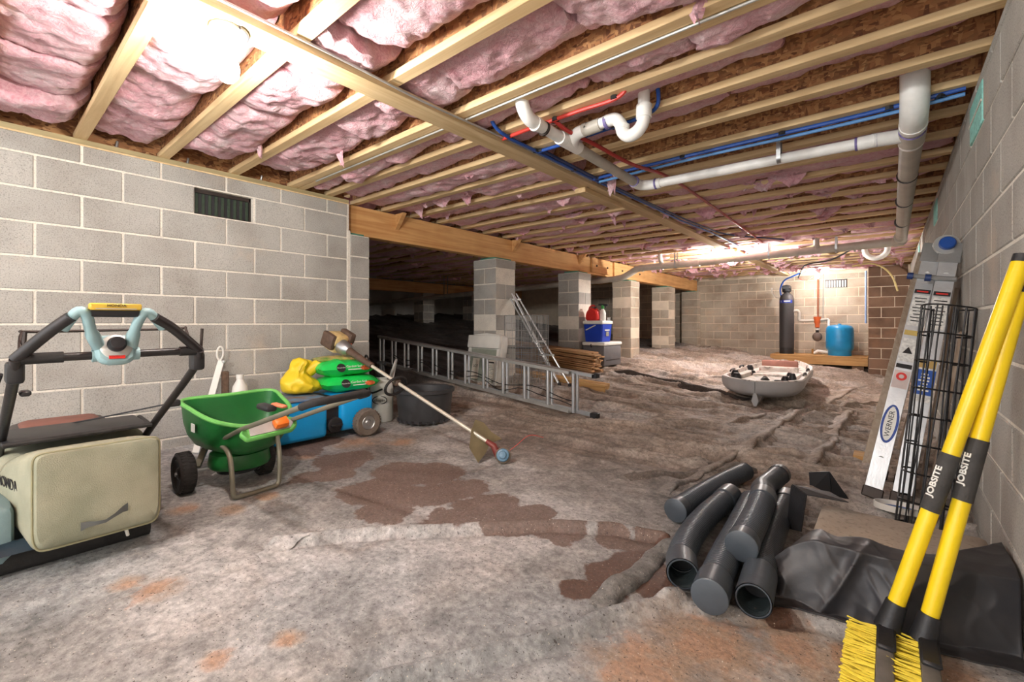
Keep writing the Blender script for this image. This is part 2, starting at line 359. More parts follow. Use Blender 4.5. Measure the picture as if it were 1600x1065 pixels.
def stain(k, f, c, amt): 
    ff = n.new('ShaderNodeMath'); ff.operation = 'MULTIPLY'; l.new(f, ff.inputs[0]); ff.inputs[1].default_value = amt
    return mix(n, l, ff.outputs[0], k, mix(n, l, 1.0, lin(c), grit, 'MULTIPLY'))
k = stain(k, cut(sp.outputs[2], 4.5, 1.1, .5, .78), (200, 164, 130), .6); k = stain(k, cut(sp.outputs[2], 11, 1.6, .74, .86), (196, 140, 102), .35)
fmud = cut(sp.outputs[0], 4, .9, .56, .60); fwet = cut(sp.outputs[1], 5, .9, .52, .57)
k = stain(k, fmud, (126, 102, 90), .86); k = stain(k, fwet, (104, 72, 56), .92)
k = mix(n, l, ramp(n, l, noise(n, l, p, 95, 3, .6), [(.635, 0.0), (.675, .8)]), k, lin((62, 54, 50)))
k = mix(n, l, ramp(n, l, noise(n, l, pos(n, l, (1.3, 1, 1)), 120, 2, .5), [(.69, 0.0), (.73, .75)]), k, lin((228, 218, 200)))
l.new(k, b.inputs['Base Color'])
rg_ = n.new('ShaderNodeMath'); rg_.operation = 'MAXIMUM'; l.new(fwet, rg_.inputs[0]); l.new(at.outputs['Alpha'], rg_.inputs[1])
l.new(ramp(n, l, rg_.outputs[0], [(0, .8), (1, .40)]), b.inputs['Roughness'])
bp = N(n, 'ShaderNodeBump', Strength=.7, Distance=.010); l.new(noise(n, l, p, 34, 8, .72), bp.inputs['Height']); l.new(bp.outputs[0], b.inputs['Normal'])
m_sheet = m
floor = link('floor', me, m); struct(floor)
_fx, _fy, _gz = FX, FY, GZ
def gz(x, y):   # real height of the finished sheet
    i = min(max(np.searchsorted(_fx, x) - 1, 0), nx - 2); j = min(max(np.searchsorted(_fy, y) - 1, 0), ny - 2)
    u = (x - _fx[i]) / (_fx[i + 1] - _fx[i]); v = (y - _fy[j]) / (_fy[j + 1] - _fy[j])
    return float((_gz[i, j] * (1 - u) + _gz[i + 1, j] * u) * (1 - v) + (_gz[i, j + 1] * (1 - u) + _gz[i + 1, j + 1] * u) * v)
def gmax(x, y, r=.06): return max(gz(x + dx, y + dy) for dx in (-r, 0, r) for dy in (-r, 0, r))
SEAM = ((.05, -.004), (.025, .004), (.004, .009), (.0, .007), (-.003, .005), (-.006, -.006))
PLEAT = ((.10, -.006), (.06, .010), (.025, .034), (.0, .048), (-.014, .046), (-.022, .030), (-.022, .014), (-.04, .004), (-.06, -.006))
ROLL = ((.045, -.006), (.042, .018), (.025, .036), (.0, .041), (-.025, .033), (-.04, .014), (-.042, -.006))
def strip(pts, prof, k=1.0, name='sheet_fold', tint=None):   # overlapping edge or pleat of the ground sheet
    P = [fl(*p) for p in pts]; P = bez([(p.x, p.y, 0) for p in P], 14); V = []; cl = []; sn = []; m_ = len(prof)
    z0 = [gmax(p.x, p.y, .015) for p in P]; zs_ = [sum(z0[max(0, i - 7):i + 8]) / len(z0[max(0, i - 7):i + 8]) for i in range(len(P))]
    for i, p in enumerate(P):
        t = (P[min(i + 1, len(P) - 1)] - P[max(i - 1, 0)]).normalized(); nn = Vector((t.y, -t.x, 0)); wob = .008 * math.sin(i * .31) + .003 * math.sin(i * 1.1)
        e = min(1, i / 6, (len(P) - 1 - i) / 6); lift = k * (.75 + .3 * math.sin(i * .23) + .1 * math.sin(i * .9)) * e
        for d, z in prof:
            q = p - nn * (d * (.5 + .5 * k) + wob); g_ = gmax(q.x, q.y, .010); V.append((q.x, q.y, (g_ if z < 0 else .6 * zs_[i] + .4 * g_) + (z * lift if z > 0 else z)))
            ii = min(max(int(np.searchsorted(FX, q.x)), 0), nx - 1); jj = min(max(int(np.searchsorted(FY, q.y)), 0), ny - 1); c_ = np.clip(col[ii, jj], 0, 1); cl.append((*(c_ if tint is None else lin(tint)), 0)); sn.append(STN[ii, jj] * (1 if tint is None else np.array([0, 0, 0, 1])))
    F_ = [(i * m_ + j, i * m_ + j + 1, (i + 1) * m_ + j + 1, (i + 1) * m_ + j) for i in range(len(P) - 1) for j in range(m_ - 1)]
    o = pmesh(name, V, F_, m_sheet, floor, ang=60)
    for nm, dat in (('sheet', cl), ('stains', sn)): o.data.color_attributes.new(nm, 'FLOAT_COLOR', 'POINT').data.foreach_set('color', np.array(dat, dtype=np.float32).reshape(-1))
strip([(1000, 731), (880, 738), (800, 727), (700, 752), (620, 785), (480, 838), (400, 868)], SEAM, 1, 'sheet_edge'); strip([(400, 868), (300, 900), (230, 932), (160, 950), (80, 985), (0, 1008)], SEAM, 1.2, 'sheet_edge')
strip([(935, 950), (990, 902), (1040, 862), (1085, 838)], ROLL, 1, 'sheet_roll', (124, 122, 118))
strip([(1040, 778), (1075, 755), (1110, 738), (1150, 715), (1185, 688)], PLEAT, .7); strip([(955, 582), (1010, 592), (1080, 606), (1165, 627)], PLEAT, 1.5, tint=(78, 68, 62))
strip([(1168, 710), (1195, 690), (1240, 656), (1300, 628)], PLEAT, 1.2); strip([(1240, 653), (1290, 636), (1345, 602)], PLEAT, 1.2); strip([(1300, 642), (1350, 633), (1400, 622)], PLEAT, 1.1)
strip([(1268, 738), (1300, 702), (1312, 670), (1332, 640)], PLEAT, 1.0); strip([(980, 748), (1060, 742), (1140, 735), (1180, 737)], PLEAT, .6, tint=(110, 100, 92)); strip([(950, 640), (1030, 655), (1120, 668)], PLEAT, .6); strip([(1130, 672), (1180, 655), (1225, 640)], PLEAT, .9)
strip([(1090, 590), (1150, 598), (1180, 612)], PLEAT, 1.0)
# ================================================================ block walls
BM = {}
def block_mesh(w, d, h, mat, bev=.004):
    k = (round(w, 3), round(d, 3), round(h, 3), mat.name)
    if k not in BM:
        me = B().box((0, 0, 0), (w, d, h), None, bev).mesh('block', 30); me.materials.append(mat); BM[k] = me
    return BM[k]
G = .0125   # joint
def block(c, d, mat, parent):
    j = random.uniform(-.0012, .0012)
    o = link('block', block_mesh(d[0], d[1], d[2], mat), None, parent, (c[0] + j, c[1] + j, c[2])); return o
WT = 2.13; JB = 2.168; JT = 2.47
# left wall: face at X = -3.92, far end at Y = 2.28
XL = -3.92
wl = struct(B().bb((XL - .2, -2.2, -.05), (XL - .005, 1.047, WT - .001)).bb((XL - .2, 1.447, -.05), (XL - .005, 2.285, WT - .001)).bb((XL - .2, 1.047, -.05), (XL - .005, 1.447, 1.81)).bb((XL - .2, 1.047, 2.005), (XL - .005, 1.447, WT - .001)).bb((XL - .2, 1.04, 1.8), (XL - .13, 1.46, 2.01)).obj('wall_left', m_mortar, ang=30))
zs = [WT, WT - .12]
while zs[-1] > .1: zs.append(zs[-1] - .203)
def course_y(z0, z1, y0, y1, first, mat, parent, face, depth, holes=(), ax='y', stopat=99):
    ys = []; y = first
    while y > y0: y -= .406
    while y < y1:
        a, b_ = max(y, y0), min(y + .406, y1); y += .406
        if b_ - a < .04: continue
        if any(a < hb - .03 and b_ > ha + .03 and z1 < hz1 - .03 and z0 > hz0 + .03 for ha, hb, hz0, hz1 in holes): continue
        if ax == 'y': block((face, (a + b_) / 2, (z0 + z1) / 2), (depth, b_ - a - G, z0 - z1 - G), mat, parent)
        else: block(((a + b_) / 2, face, (z0 + z1) / 2), (b_ - a - G, depth, z0 - z1 - G), mat, parent)
for i in range(len(zs) - 1):
    course_y(zs[i], zs[i + 1], -2.2, 2.275, .239 if i % 2 else .445, m_block, wl, XL - .019, .04, [(1.045, 1.453, 1.807, 2.01)])
B().bb((XL - .03, 2.262, .05), (XL + .006, 2.30, WT - .25), .006).obj('mortar_bead', m_mortar, wl)
# end of the left wall: half pier carrying the girder
def pier(name, x0, x1, y0, y1, zt, label, mat=m_block, mort=m_mortar, plate=True, stacked=False, zb=None):
    zb = min(gz(x, y) for x in (x0, x1) for y in (y0, y1)) - .04 if zb is None else zb
    o = tag(B().bb((x0 + .006, y0 + .006, zb), (x1 - .006, y1 - .006, zt)).obj(name, mort), label, 'pier')
    z = zt; k = 0; cx, cy = (x0 + x1) / 2, (y0 + y1) / 2; w, d = x1 - x0, y1 - y0
    while z > zb:
        h = .12 if k == 0 and not stacked else .203; h2 = min(h, z - zb)
        if h2 > .05:
            zc = z - h2 / 2
            if stacked: block((cx, cy, zc), (w, d, h2 - G), mat, o)
            elif k == 0: block((cx, cy, zc), (w, d, h2 - G), mat, o)
            elif k % 2:
                for s in (-1, 1): block((cx + s * w / 4, cy, zc), (w / 2 - G, d, h2 - G), mat, o)
            else:
                for s in (-1, 1): block((cx, cy + s * d / 4, zc), (w, d / 2 - G, h2 - G), mat, o)
        z -= h; k += 1
    if plate:
        B().bb((cx - .1, y0 + .03, zt), (cx + .15, y1 - .03, zt + .026)).obj('shim_plate', m_green_foam, o)
    return o
GB = 1.868  # girder bottom
pier('block_half_pier', -4.31, -3.905, 2.295, 2.495, GB - .026, 'half-width block pier ending the left wall under the beam', stacked=True)
PY = [4.34, 6.37, 8.32, 10.30]
PL = ['grey block pier behind the wire cage and leaning poles', 'grey block pier beside the blue cooler', 'block pier just beyond the coolers, with their shadow on it', 'pale block pier standing farthest along the beam before the end wall']
for y, lb in zip(PY, PL): pier('block_pier', -4.31, -3.9, y, y + .40, GB - .026, lb, m_block if y < 7 else m_blockt, m_mortar if y < 7 else m_mortart)
pier('block_half_pier', -4.31, -3.9, 12.3, 12.59, GB - .026, 'half-width block pier against the end wall under the beam end', m_blockt, m_mortart, stacked=True)
# dark crawl space piers under the second girder
for (px, y, lb) in [(-10.3, 8.0, 'dim block pier in the dark crawl space left of the first beam pier'), (-10.3, 9.9, 'dim second block pier in the dark crawl space, just left of the near beam pier'),
                    (-10.3, 11.6, 'dim block pier deep in the dark seen between the two nearest beam piers')]:
    pier('block_pier', px, px + .41, y, y + .4, 1.845, lb, m_block, m_mortar, False)
# right wall: face at X = .315
XR = .315
rw = struct(B().bb((XR + .004, -2.2, -.2), (XR + .2, 12.8, WT)).obj('wall_right', m_mortar))
zr = [WT, 2.083, 1.88, 1.677, 1.474, 1.271, 1.068, .865, .662, .459, .256, .053, -.15]
VR = [(2.83, 3.236, 1.88, 2.083), (5.266, 5.672, 1.88, 2.083), (8.10, 8.51, 1.88, 2.083)]
for i in range(len(zr) - 1):
    course_y(zr[i], zr[i + 1], .8, 6.9, 2.83 if i % 2 else 2.627, m_blockr, rw, XR + .019, .04, VR)
f_ = B()
for i in range(len(zr) - 1):
    y = 6.9 + (.2 if i % 2 else 0)
    while y < 12.6: f_.box((XR + .019, y + .203, (zr[i] + zr[i + 1]) / 2), (.04, .396, zr[i] - zr[i + 1] - G)); y += .406
o = f_.obj('far_blocks', m_blockr, rw, flat=True); o['kind'] = 'stuff'
for k, (a, b2, z0, z1) in enumerate(VR):
    lb = ['aqua foam board filling the near vent hole of the right wall', 'aqua foam board filling the second vent hole of the right wall', 'small aqua foam board in the farthest vent hole of the right wall'][k]
    o = tag(B().bb((XR - .004, a + .01, z0 + .01), (XR + .03, b2 - .01, z1 - .01), .004).obj('foam_board', m_aqua), lb, 'foam board')
    if k == 0: B().bb((XR - .008, a + .01, (z0 + z1) / 2 - .005), (XR - .003, b2 - .01, (z0 + z1) / 2 + .004)).obj('joint', m_mortar, o)
# end wall: face at Y = 12.6
YE = 12.6
ew = struct(B().bb((-12.2, YE + .004, -.25), (XR + .25, YE + .2, JT)).obj('wall_back', m_mortart))
EV = [(-1.13, -.724, 1.807, 2.01)]
for i in range(11):
    z0 = WT - .203 * i if i else WT; z0, z1 = (WT, WT - .12) if i == 0 else (WT - .12 - .203 * (i - 1), WT - .12 - .203 * i)
    course_y(z0, z1, -7.6, -.3, -1.13 if i % 2 else -.927, m_blockt, ew, YE + .019, .04, EV, ax='x')
# brown return pier at the right of the end wall
bw = struct(B().bb((-.31, 11.485, -.25), (XR + .02, YE, WT)).obj('wall_return', m_mortart)); BWZ = [WT]
for i in range(12):
    z0, z1 = WT - .203 * i, WT - .203 * (i + 1)
    course_y(z0, z1, -.325, XR, -.325 if i % 2 else -.122, m_blockb, bw, 11.50, .04, ax='x')
    block((-.305, 11.75, (z0 + z1) / 2), (.04, .39, .193), m_blockb, bw); block((-.305, 12.15, (z0 + z1) / 2), (.04, .39, .193), m_blockb, bw)
# dark back walls of the crawl space
struct(B().bb((-12.2, 2.0, -.2), (-12, 12.8, 2.5)).obj('wall_crawlspace', m_block)); struct(B().bb((-12, 2.29, -.2), (-4.32, 2.49, 2.2)).obj('wall_divider', m_block))
# ================================================================ ceiling: subfloor, I-joists, insulation
JB = 2.168; JT = 2.47
ceil = struct(B().bb((-12.2, -2.2, JT), (.52, 12.9, JT + .02)).obj('ceiling', m_osb))
struct(B().bb((XL - .13, -2.2, WT), (XL - .012, 2.29, JB)).obj('trim_1', m_sill)); struct(B().bb((XR + .012, -2.2, WT), (XR + .14, 12.6, JB)).obj('trim_2', m_sill))
t1 = bpy.data.objects['trim_1']
struct(B().bb((XL - .13, -2.2, JB), (XL - .1, 2.29, JT)).obj('trim_3', m_osb)); struct(B().bb((XR + .03, -2.2, JB), (XR + .06, 12.6, JT)).obj('trim_4', m_osb))
B().bb((XL - .06, -2.2, WT - .006), (XL - .004, 2.29, WT + .004)).obj('sill_edge', m_flange, t1)
for y in (.09, .62, 1.02, 1.53):
    bo = B().tube([(XL - .07, y, JB - .005), (XL - .062, y + .006, JB + .055)], .008, 8).obj('anchor_bolt', m_steel, t1)
    B().lathe([(0, 0), (.02, 0), (.02, .004), (.014, .004), (.014, .018), (0, .018)], 6, Matrix.Translation((XL - .07, y, JB))).obj('nut', m_steel, bo)
JY = [-2.0, -1.6, -1.2, -.8, -.39, .02, .44, .87, 1.32, 1.84, 2.10, 2.42, 2.77, 3.14, 3.52]
while JY[-1] < 12.1: JY.append(JY[-1] + .393)
DOUBLE = {1.84: -.072}
JM = {}
def joist(y, x0, x1):
    L = round(x1 - x0, 2)
    if L not in JM:
        w = B().bb((-L / 2, -.006, .034), (L / 2, .006, JT - JB - .034)).mesh('floor_joist', flat=True); w.materials.append(m_osb)
        f = B().bb((-L / 2, -.031, 0), (L / 2, .031, .038), .0025).mesh('flange'); f.materials.append(m_flange)
        JM[L] = (w, f)
    w, f = JM[L]; c = Vector(((x0 + x1) / 2, y, JB)); j = link('floor_joist', w, None, ceil, c)
    WLOC[j.name] = c
    for dz in (0, JT - JB - .038):
        q = bpy.data.objects.new('flange', f); COL.objects.link(q); q.parent = j; q.location = (0, 0, dz)
for y in JY:
    joist(y, -3.98 if y < 2.3 else -4.08, .345)
    if y in DOUBLE: joist(y + DOUBLE[y], -3.98, .345)
    if y > 2.45: joist(y + .01, -10.1, -4.13)
def batt(y0, y1, x0, x1, zb, res, seed, tilt=0.0, rough=.016, name='insulation_batt', far_lift=.025):
    nu, nv = res; w = y1 - y0
    u = np.linspace(0, 1, nu); v = np.linspace(-1, 1, nv); U, V = np.meshgrid(u, v, indexing='ij')
    X = x0 + (x1 - x0) * U + .012 * (fbm(V * 3 + seed, U * 2, seed, 2) - .5) * 4 * (np.abs(U - .5) * 2) ** 6
    Y = (y0 + y1) / 2 + V * w / 2 * (1 - .05 * (fbm(U * 6, V * 0 + seed, seed + 3, 2)))
    zz = zb + tilt * (U - .5) + .05 * np.abs(V) ** 5 + far_lift * np.maximum(0, V) ** 3 + .02 * (np.abs(U - .5) * 2) ** 10
    s1 = fbm(X * 3.2 + seed, Y * 5, seed, 4) - .5; s2 = ridged(X * 6 + seed, Y * 6 + 2 * s1, seed + 5); s3 = fbm(X * 17, Y * 17, seed + 7, 4) - .5
    zz = zz + rough * (2.6 * s1 + 1.1 * (s2 - .6) + 1.3 * s3)
    zz = np.minimum(zz, JT - .005)
    top = np.minimum(zz + .13, JT - .002)
    # closed piece: ends rise to full thickness
    X = np.concatenate([X[:1] + .006, X, X[-1:] - .006]); Y = np.concatenate([Y[:1], Y, Y[-1:]]); Z = np.concatenate([top[:1], zz, top[-1:]])
    P = np.stack([X, Y, Z], -1); a, b2 = P.shape[:2]; id_ = np.arange(a * b2).reshape(a, b2)
    f = np.stack([id_[:-1, :-1], id_[:-1, 1:], id_[1:, 1:], id_[1:, :-1]], -1).reshape(-1, 4)
    return P.reshape(-1, 3), f
nb = 0; st_v, st_f, st_n = [], [], 0
allj = sorted(JY + [1.84 - .072])
for i in range(len(allj) - 1):
    ya, yb = allj[i], allj[i + 1]
    if yb - ya < .12 or yb < -.5: continue
    lo, hi = ya + .010, yb - .010
    near = ya < 3.6
    x = -3.84 - .05 * random.random() if ya < 2.3 else -4.05
    while x < .28:
        L = random.uniform(.42, .72) if ya < 1.9 else random.uniform(.8, 1.4); x1 = min(x + L, .33)
        if .33 - x1 < .25: x1 = .33
        xm = (x + x1) / 2; right = xm > -1.95
        if ya < 1.9: zb = JB + random.uniform(-.006, .035) if not right else JB + random.uniform(.0, .04)
        elif ya < 3.7: zb = JB + (random.uniform(.035, .075) if right else random.uniform(.0, .04))
        else: zb = JB + (random.uniform(.005, .05) if ya < 6.2 else random.uniform(-.02, .035))
        if 2.0 < ya < 2.9 and xm > -.9: zb += .02
        tl = random.choice((-1, 1)) * random.uniform(.02, .085) if ya < 1.9 else random.uniform(-.03, .03)
        if random.random() < .07 and ya > 2.2: x = x1; continue
        L_ = x1 - x; res = (max(10, int(L_ / .016)), 30) if ya < 1.9 else ((int(L_ / .022) + 3, 16) if near else (int(L_ / .035) + 3, 10))
        P, f = batt(lo, hi, x + .004, x1 - .004, zb, res, 100 + nb * 3, tl, .024 if ya < 1.9 else .017, far_lift=.075 if ya < 1.9 else .03)
        pmesh('insulation_batt', P, f.tolist(), m_pink, ceil, ang=60); nb += 1; x = x1
    if ya > 2.4:
        x = -10.0
        while x < -4.2:
            P, f = batt(lo, hi, x, min(x + 1.4, -4.15), JB + random.uniform(-.03, .04), (24, 9), 900 + st_n % 7919, random.uniform(-.04, .04), .02)
            st_v.append(P); st_f.append(f + st_n); st_n += len(P); x += 1.4
o = pmesh('crawlspace_insulation', np.concatenate(st_v), np.concatenate(st_f).tolist(), m_pink, ceil, ang=60); o['kind'] = 'stuff'
# torn tufts hanging below the joists
tv, tf = [], []
def tuft(x, y, z, w, h, s):
    k = len(tv); n_ = 7
    for j in range(5):
        for i in range(n_):
            u = i / (n_ - 1) - .5; v = j / 4
            tv.append((x + u * w * (1 - .75 * v) + .35 * w * v * (vn(np.array(s * 1.7), np.array(v * 2), s) - .5), y + .05 * (vn(np.array(u * 5 + s), np.array(v * 3.), s + 1) - .5) + .02 * v, z - h * v * (.7 + .6 * vn(np.array(u * 6 + s), np.array(.5), s + 2)) + .03))
    for j in range(4):
        for i in range(n_ - 1): a = k + j * n_ + i; tf.append((a, a + 1, a + n_ + 1, a + n_))
for q in range(330):
    y = 2.6 + 9.6 * random.random() ** .8; x = random.uniform(-4.0, .2)
    if y < 4 and x > -1.6 and random.random() < .7: continue
    tuft(x, y, JB + .015, random.uniform(.06, .34), random.uniform(.03, .10) if y < 9 else random.uniform(.02, .12), q)
for q in range(60): tuft(random.uniform(-9.5, -4.3), random.uniform(2.8, 11), JB + .01, .2, .1, 500 + q)
tuft(-.55, 1.72, JB + .03, .12, .11, 991); tuft(-2.9, 1.62, JB + .03, .12, .13, 992); tuft(-3.3, 1.25, JB + .03, .1, .09, 993); tuft(-2.55, 2.5, JB + .03, .22, .07, 994)
tuft(-1.75, 3.32, JB, .1, .14, 995); tuft(-1.7, 3.3, JB, .05, .16, 996)
o = pmesh('torn_insulation_tufts', tv, tf, m_pink, ceil, ang=80); o['kind'] = 'stuff'
# girder of three plies, then a second length with a scab ply
gd = thing('girder_beam', (-4.08, 7.4, GB), 'long pine beam of bolted planks running over the block piers', 'beam')
for k, (xa, xb) in enumerate(((-4.058, -4.02), (-4.098, -4.060), (-4.138, -4.10))):
    B().bb((xa, 2.30 if k else 2.31, GB), (xb, 7.35 + .8 * k, GB + .286), .003).obj('plank', m_girder, gd)
    B().bb((xa, 7.356 + .8 * k, GB), (xb, 12.58, GB + .286), .003).obj('plank', m_girder, gd)
B().bb((-4.018, 6.95, GB + .03), (-3.982, 7.62, GB + .286), .003).obj('scab_plank', m_girder, gd); B().bb((-4.018, 7.78, GB + .004), (-3.982, 12.55, GB + .286), .003).obj('scab_plank', m_girder, gd)
for y in (2.92, 4.85, 6.6): B().prism([(0, 0), (.14, 0), (0, -.16)], .045, fr((-4.018, y, GB + .286), (1, 0, 0), (0, 0, 1))).obj('wedge_block', m_girder, gd)
for y in (7.1, 7.5, 8.1, 8.9): B().lathe([(0, 0), (.02, 0), (.02, .006), (.011, .006), (.011, .02), (0, .02)], 8, fr((-3.982, y, GB + .15), (0, 1, 0), (0, 0, 1))).obj('bolt', m_dark, gd)
g2 = thing('girder_beam', (-10.1, 7.4, 1.85), 'shadowed wooden beam deep in the dark crawl space', 'beam')
for xa in (-10.04, -10.08, -10.12): B().bb((xa, 2.5, 1.855), (xa + .038, 12.5, 2.14), .003).obj('plank', m_girder, g2)
# strap boards nailed under the joists
B().bb((-1.995, -2.1, JB - .038), (-1.857, 3.38, JB - .0005), .003).obj('strap_board', m_strap, ceil)
B().bb((-2.0, 3.386, JB - .038), (-1.865, 7.80, JB - .0005), .003).obj('strap_board', m_strap, ceil)
B().bb((-1.955, 7.806, JB - .038), (-1.825, 12.5, JB - .0005), .003).obj('strap_board', m_strap, ceil)
B().bb((-2.03, 3.25, JB - .079), (-1.93, 3.92, JB - .0385), .003).obj('splice_block', m_strap, ceil)
# ================================================================ vents
def vent(x, y, z, w, h, ax, label, n_=9, mat=m_ventg, slm=m_ventg):
    o = thing('wall_vent', (x, y, z), label, 'vent')
    if ax == 'x': f = lambda a, b_, z0, z1, d0, d1: ((x + d0, y + a, z + z0), (x + d1, y + b_, z + z1))
    else: f = lambda a, b_, z0, z1, d0, d1: ((x + a, y - d1, z + z0), (x + b_, y - d0, z + z1))
    B().bb(*f(-w / 2, w / 2, -h / 2, h / 2, -.003, .0)).obj('screen', m_black, o)
    q = B()
    for a, b_, c, d in ((-w / 2, w / 2, h / 2 - .028, h / 2), (-w / 2, w / 2, -h / 2, -h / 2 + .012), (-w / 2, -w / 2 + .012, -h / 2, h / 2), (w / 2 - .012, w / 2, -h / 2, h / 2)): q.bb(*f(a, b_, c, d, -.003, .012))
    q.obj('frame', m_dark, o)
    for i in range(n_):
        c = -w / 2 + w * (i + .6) / (n_ + .2); B().bb(*f(c - w / n_ * .27, c + w / n_ * .2, -h / 2 + .012, h / 2 - .03, .0, .008), .002).obj('slat', slm, o)
vent(XL - .055, 1.247, 1.908, .395, .193, 'x', 'green slatted foundation vent in the near left block wall')
vent(-.927, YE, 1.908, .4, .19, 'y', 'pale slatted vent high in the end wall above the blue tank', 8, m_ventg, m_white)
# ================================================================ bulbs
def bulb(name, x, y, z0, strength, label, arm=False):
    o = thing(name, (x, y, z0), label, 'light bulb')
    B().lathe([(0, 0), (.060, 0), (.062, -.012), (.050, -.03), (.036, -.05), (0, -.05)], 20, Matrix.Translation((x, y, z0))).obj('lampholder', m_white, o)
    B().lathe([(0, -.05), (.016, -.05), (.018, -.075), (.034, -.11), (.042, -.145), (.038, -.175), (.022, -.197), (0, -.203)], 14, Matrix.Translation((x, y, z0))).obj('glass', M_emit('bulb_glow', (1, .965, .92), strength), o)
    if arm: B().tube([(x + .068 * math.cos(a), y + .068 * math.sin(a), z0 - .008) for a in [R(20 + 12 * k) for k in range(12)]], .007, 6).obj('bracket', m_black, o)
ZS = JB - .038
bulb('light_bulb', -1.955, .63, ZS, BULB_NEAR, 'bright bare bulb on the strap board nearest the camera', True)
bulb('light_bulb', -1.93, 7.72, ZS - .0, BULB_MID, 'bare bulb on the strap board, middle of the room')
bulb('light_bulb', -1.2, 11.75, JB - .001, BULB_END, 'bare bulb near the end wall above the blue tank')
bulb('light_bulb', -1.25, -1.55, JB - .001, BULB_BACK_FILL, 'unseen fill bulb added on the joists behind the camera')  # added lamp out of view, brightens the near floor
# ================================================================ plumbing
dp = thing('drain_pipework', (.1, 5.3, 2.06), 'white and grey plastic drain pipes with a trap, slung under the joists', 'drain pipe')
def collar(c, ax, r, w, mat=None, name='coupling', par=dp):
    a = Vector(ax).normalized(); c = Vector(c); return B().tube([c - a * w / 2, c - a * w / 2 * .98, c + a * w / 2 * .98, c + a * w / 2], [r * .97, r, r, r * .97], 18).obj(name, mat or m_pvc, par)
def hang(c, r, ax, top, par=dp):
    c = Vector(c); a = Vector(ax).normalized(); s = a.cross(Vector((0, 0, 1))).normalized()
    P = [c + s * r + Vector((0, 0, top - c.z))] + [c + s * r * math.cos(t) + Vector((0, 0, r * math.sin(t))) for t in [R(-q * 22.5) for q in range(9)]] + [c - s * r + Vector((0, 0, top - c.z))]
    B().grid([[p - a * .012, p + a * .012] for p in P]).obj('hanger_strap', m_steel, par)
RB = .056
# big pipe along the right wall, rising through the floor at its near end
bigp = [(.10, 3.06, 2.42), (.10, 3.07, 2.22), (.10, 3.10, 2.155), (.10, 3.17, 2.105), (.10, 3.28, 2.088)]
B().tube(bez(bigp, 4), RB + .004, 20).obj('elbow', m_pvc, dp)
B().tube([(.10, 3.26, 2.088), (.105, 5.1, 2.067), (.115, 7.38, 2.045)], RB, 20).obj('pipe', m_pvcg, dp)['label'] = 'long grey drain pipe beside the right wall'
for y, w, mt in ((3.30, .05, m_pvc), (3.47, .20, m_pvcg), (3.372, .012, m_purple), (3.572, .03, m_pvc), (4.35, .012, m_dark), (5.2, .012, m_dark), (6.2, .012, m_dark), (7.25, .12, m_pvcg)): collar((.10, y, 2.086 - (y - 3.3) * .0108), (0, 1, 0), RB + .006, w, mt)
# white branch along X
z0 = 2.075
B().tube([(.09, 3.46, 2.085), (.03, 3.44, z0 + .006), (-.08, 3.40, z0)], .040, 16).obj('tee_branch', m_pvc, dp)
B().tube([(-.05, 3.405, z0), (-.75, 3.375, z0 - .004), (-1.40, 3.345, z0 - .01)], .033, 16).obj('pipe', m_pvc, dp)['label'] = 'long white branch pipe'
for x, w, mt in ((-.10, .09, m_pvc), (-.152, .012, m_purple), (-.06, .012, m_purple)): collar((x, 3.405, z0), (1, -.03, 0), .039, w, mt)
B().tube(bez([(-1.33, 3.348, z0 - .01), (-1.42, 3.342, z0 - .01), (-1.475, 3.30, z0 - .008), (-1.485, 3.22, z0 - .004)], 5), .039, 16).obj('elbow', m_pvc, dp)
collar((-1.365, 3.346, z0 - .01), (1, 0, 0), .041, .014, m_purple); collar((-1.485, 3.215, z0), (0, 1, 0), .041, .016, m_purple)
B().tube([(-1.485, 3.24, z0 - .004), (-1.488, 2.35, z0 + .016)], .033, 16).obj('pipe', m_pvcg, dp)
B().tube([(-1.488, 2.37, z0 + .016), (-1.49, 1.93, z0 + .026)], .033, 16).obj('pipe', m_pvc, dp)
B().tube(bez([(-1.49, 2.02, z0 + .024), (-1.49, 1.93, z0 + .028), (-1.49, 1.875, z0 + .07), (-1.49, 1.86, z0 + .15), (-1.49, 1.86, z0 + .33)], 5), .037, 16).obj('elbow', m_pvc, dp)
for y, w, mt in ((2.32, .11, m_pvc), (2.40, .05, m_pvc), (2.24, .05, m_pvc), (2.06, .012, m_dark), (1.98, .012, m_pvc)): collar((-1.488, y, z0 + .018), (0, 1, 0), .040, w, mt)
# wye and trap branch along X at Y = 2.28
B().tube(bez([(-1.488, 2.36, z0 + .016), (-1.455, 2.315, z0 + .03), (-1.41, 2.29, z0 + .045), (-1.36, 2.283, z0 + .047)], 5), .036, 16).obj('wye_branch', m_pvc, dp)
B().tube([(-1.38, 2.284, z0 + .047), (-1.19, 2.28, z0 + .060)], .031, 16).obj('pipe', m_pvc, dp)
for x, w, mt in ((-1.35, .03, m_pvcg), (-1.30, .09, m_pvcg), (-1.215, .018, m_purple)): collar((x, 2.282, z0 + .05), (1, 0, .06), .037, w, mt)
B().tube(bez([(-1.215, 2.28, z0 + .058), (-1.16, 2.28, z0 + .052), (-1.128, 2.28, z0 + .012), (-1.118, 2.285, z0 - .03), (-1.085, 2.29, z0 - .056), (-1.04, 2.295, z0 - .042), (-1.01, 2.30, z0 + .0), (-1.005, 2.30, z0 + .06)], 5), .034, 16).obj('trap_bend', m_pvc, dp)
collar((-1.005, 2.30, z0 + .055), (0, 0, 1), .041, .07); collar((-1.122, 2.283, z0 + .0), (.1, 0, 1), .039, .022)
B().tube([(-1.005, 2.30, z0 + .06), (-1.005, 2.30, z0 + .36)], .031, 16).obj('riser', m_pvc, dp)
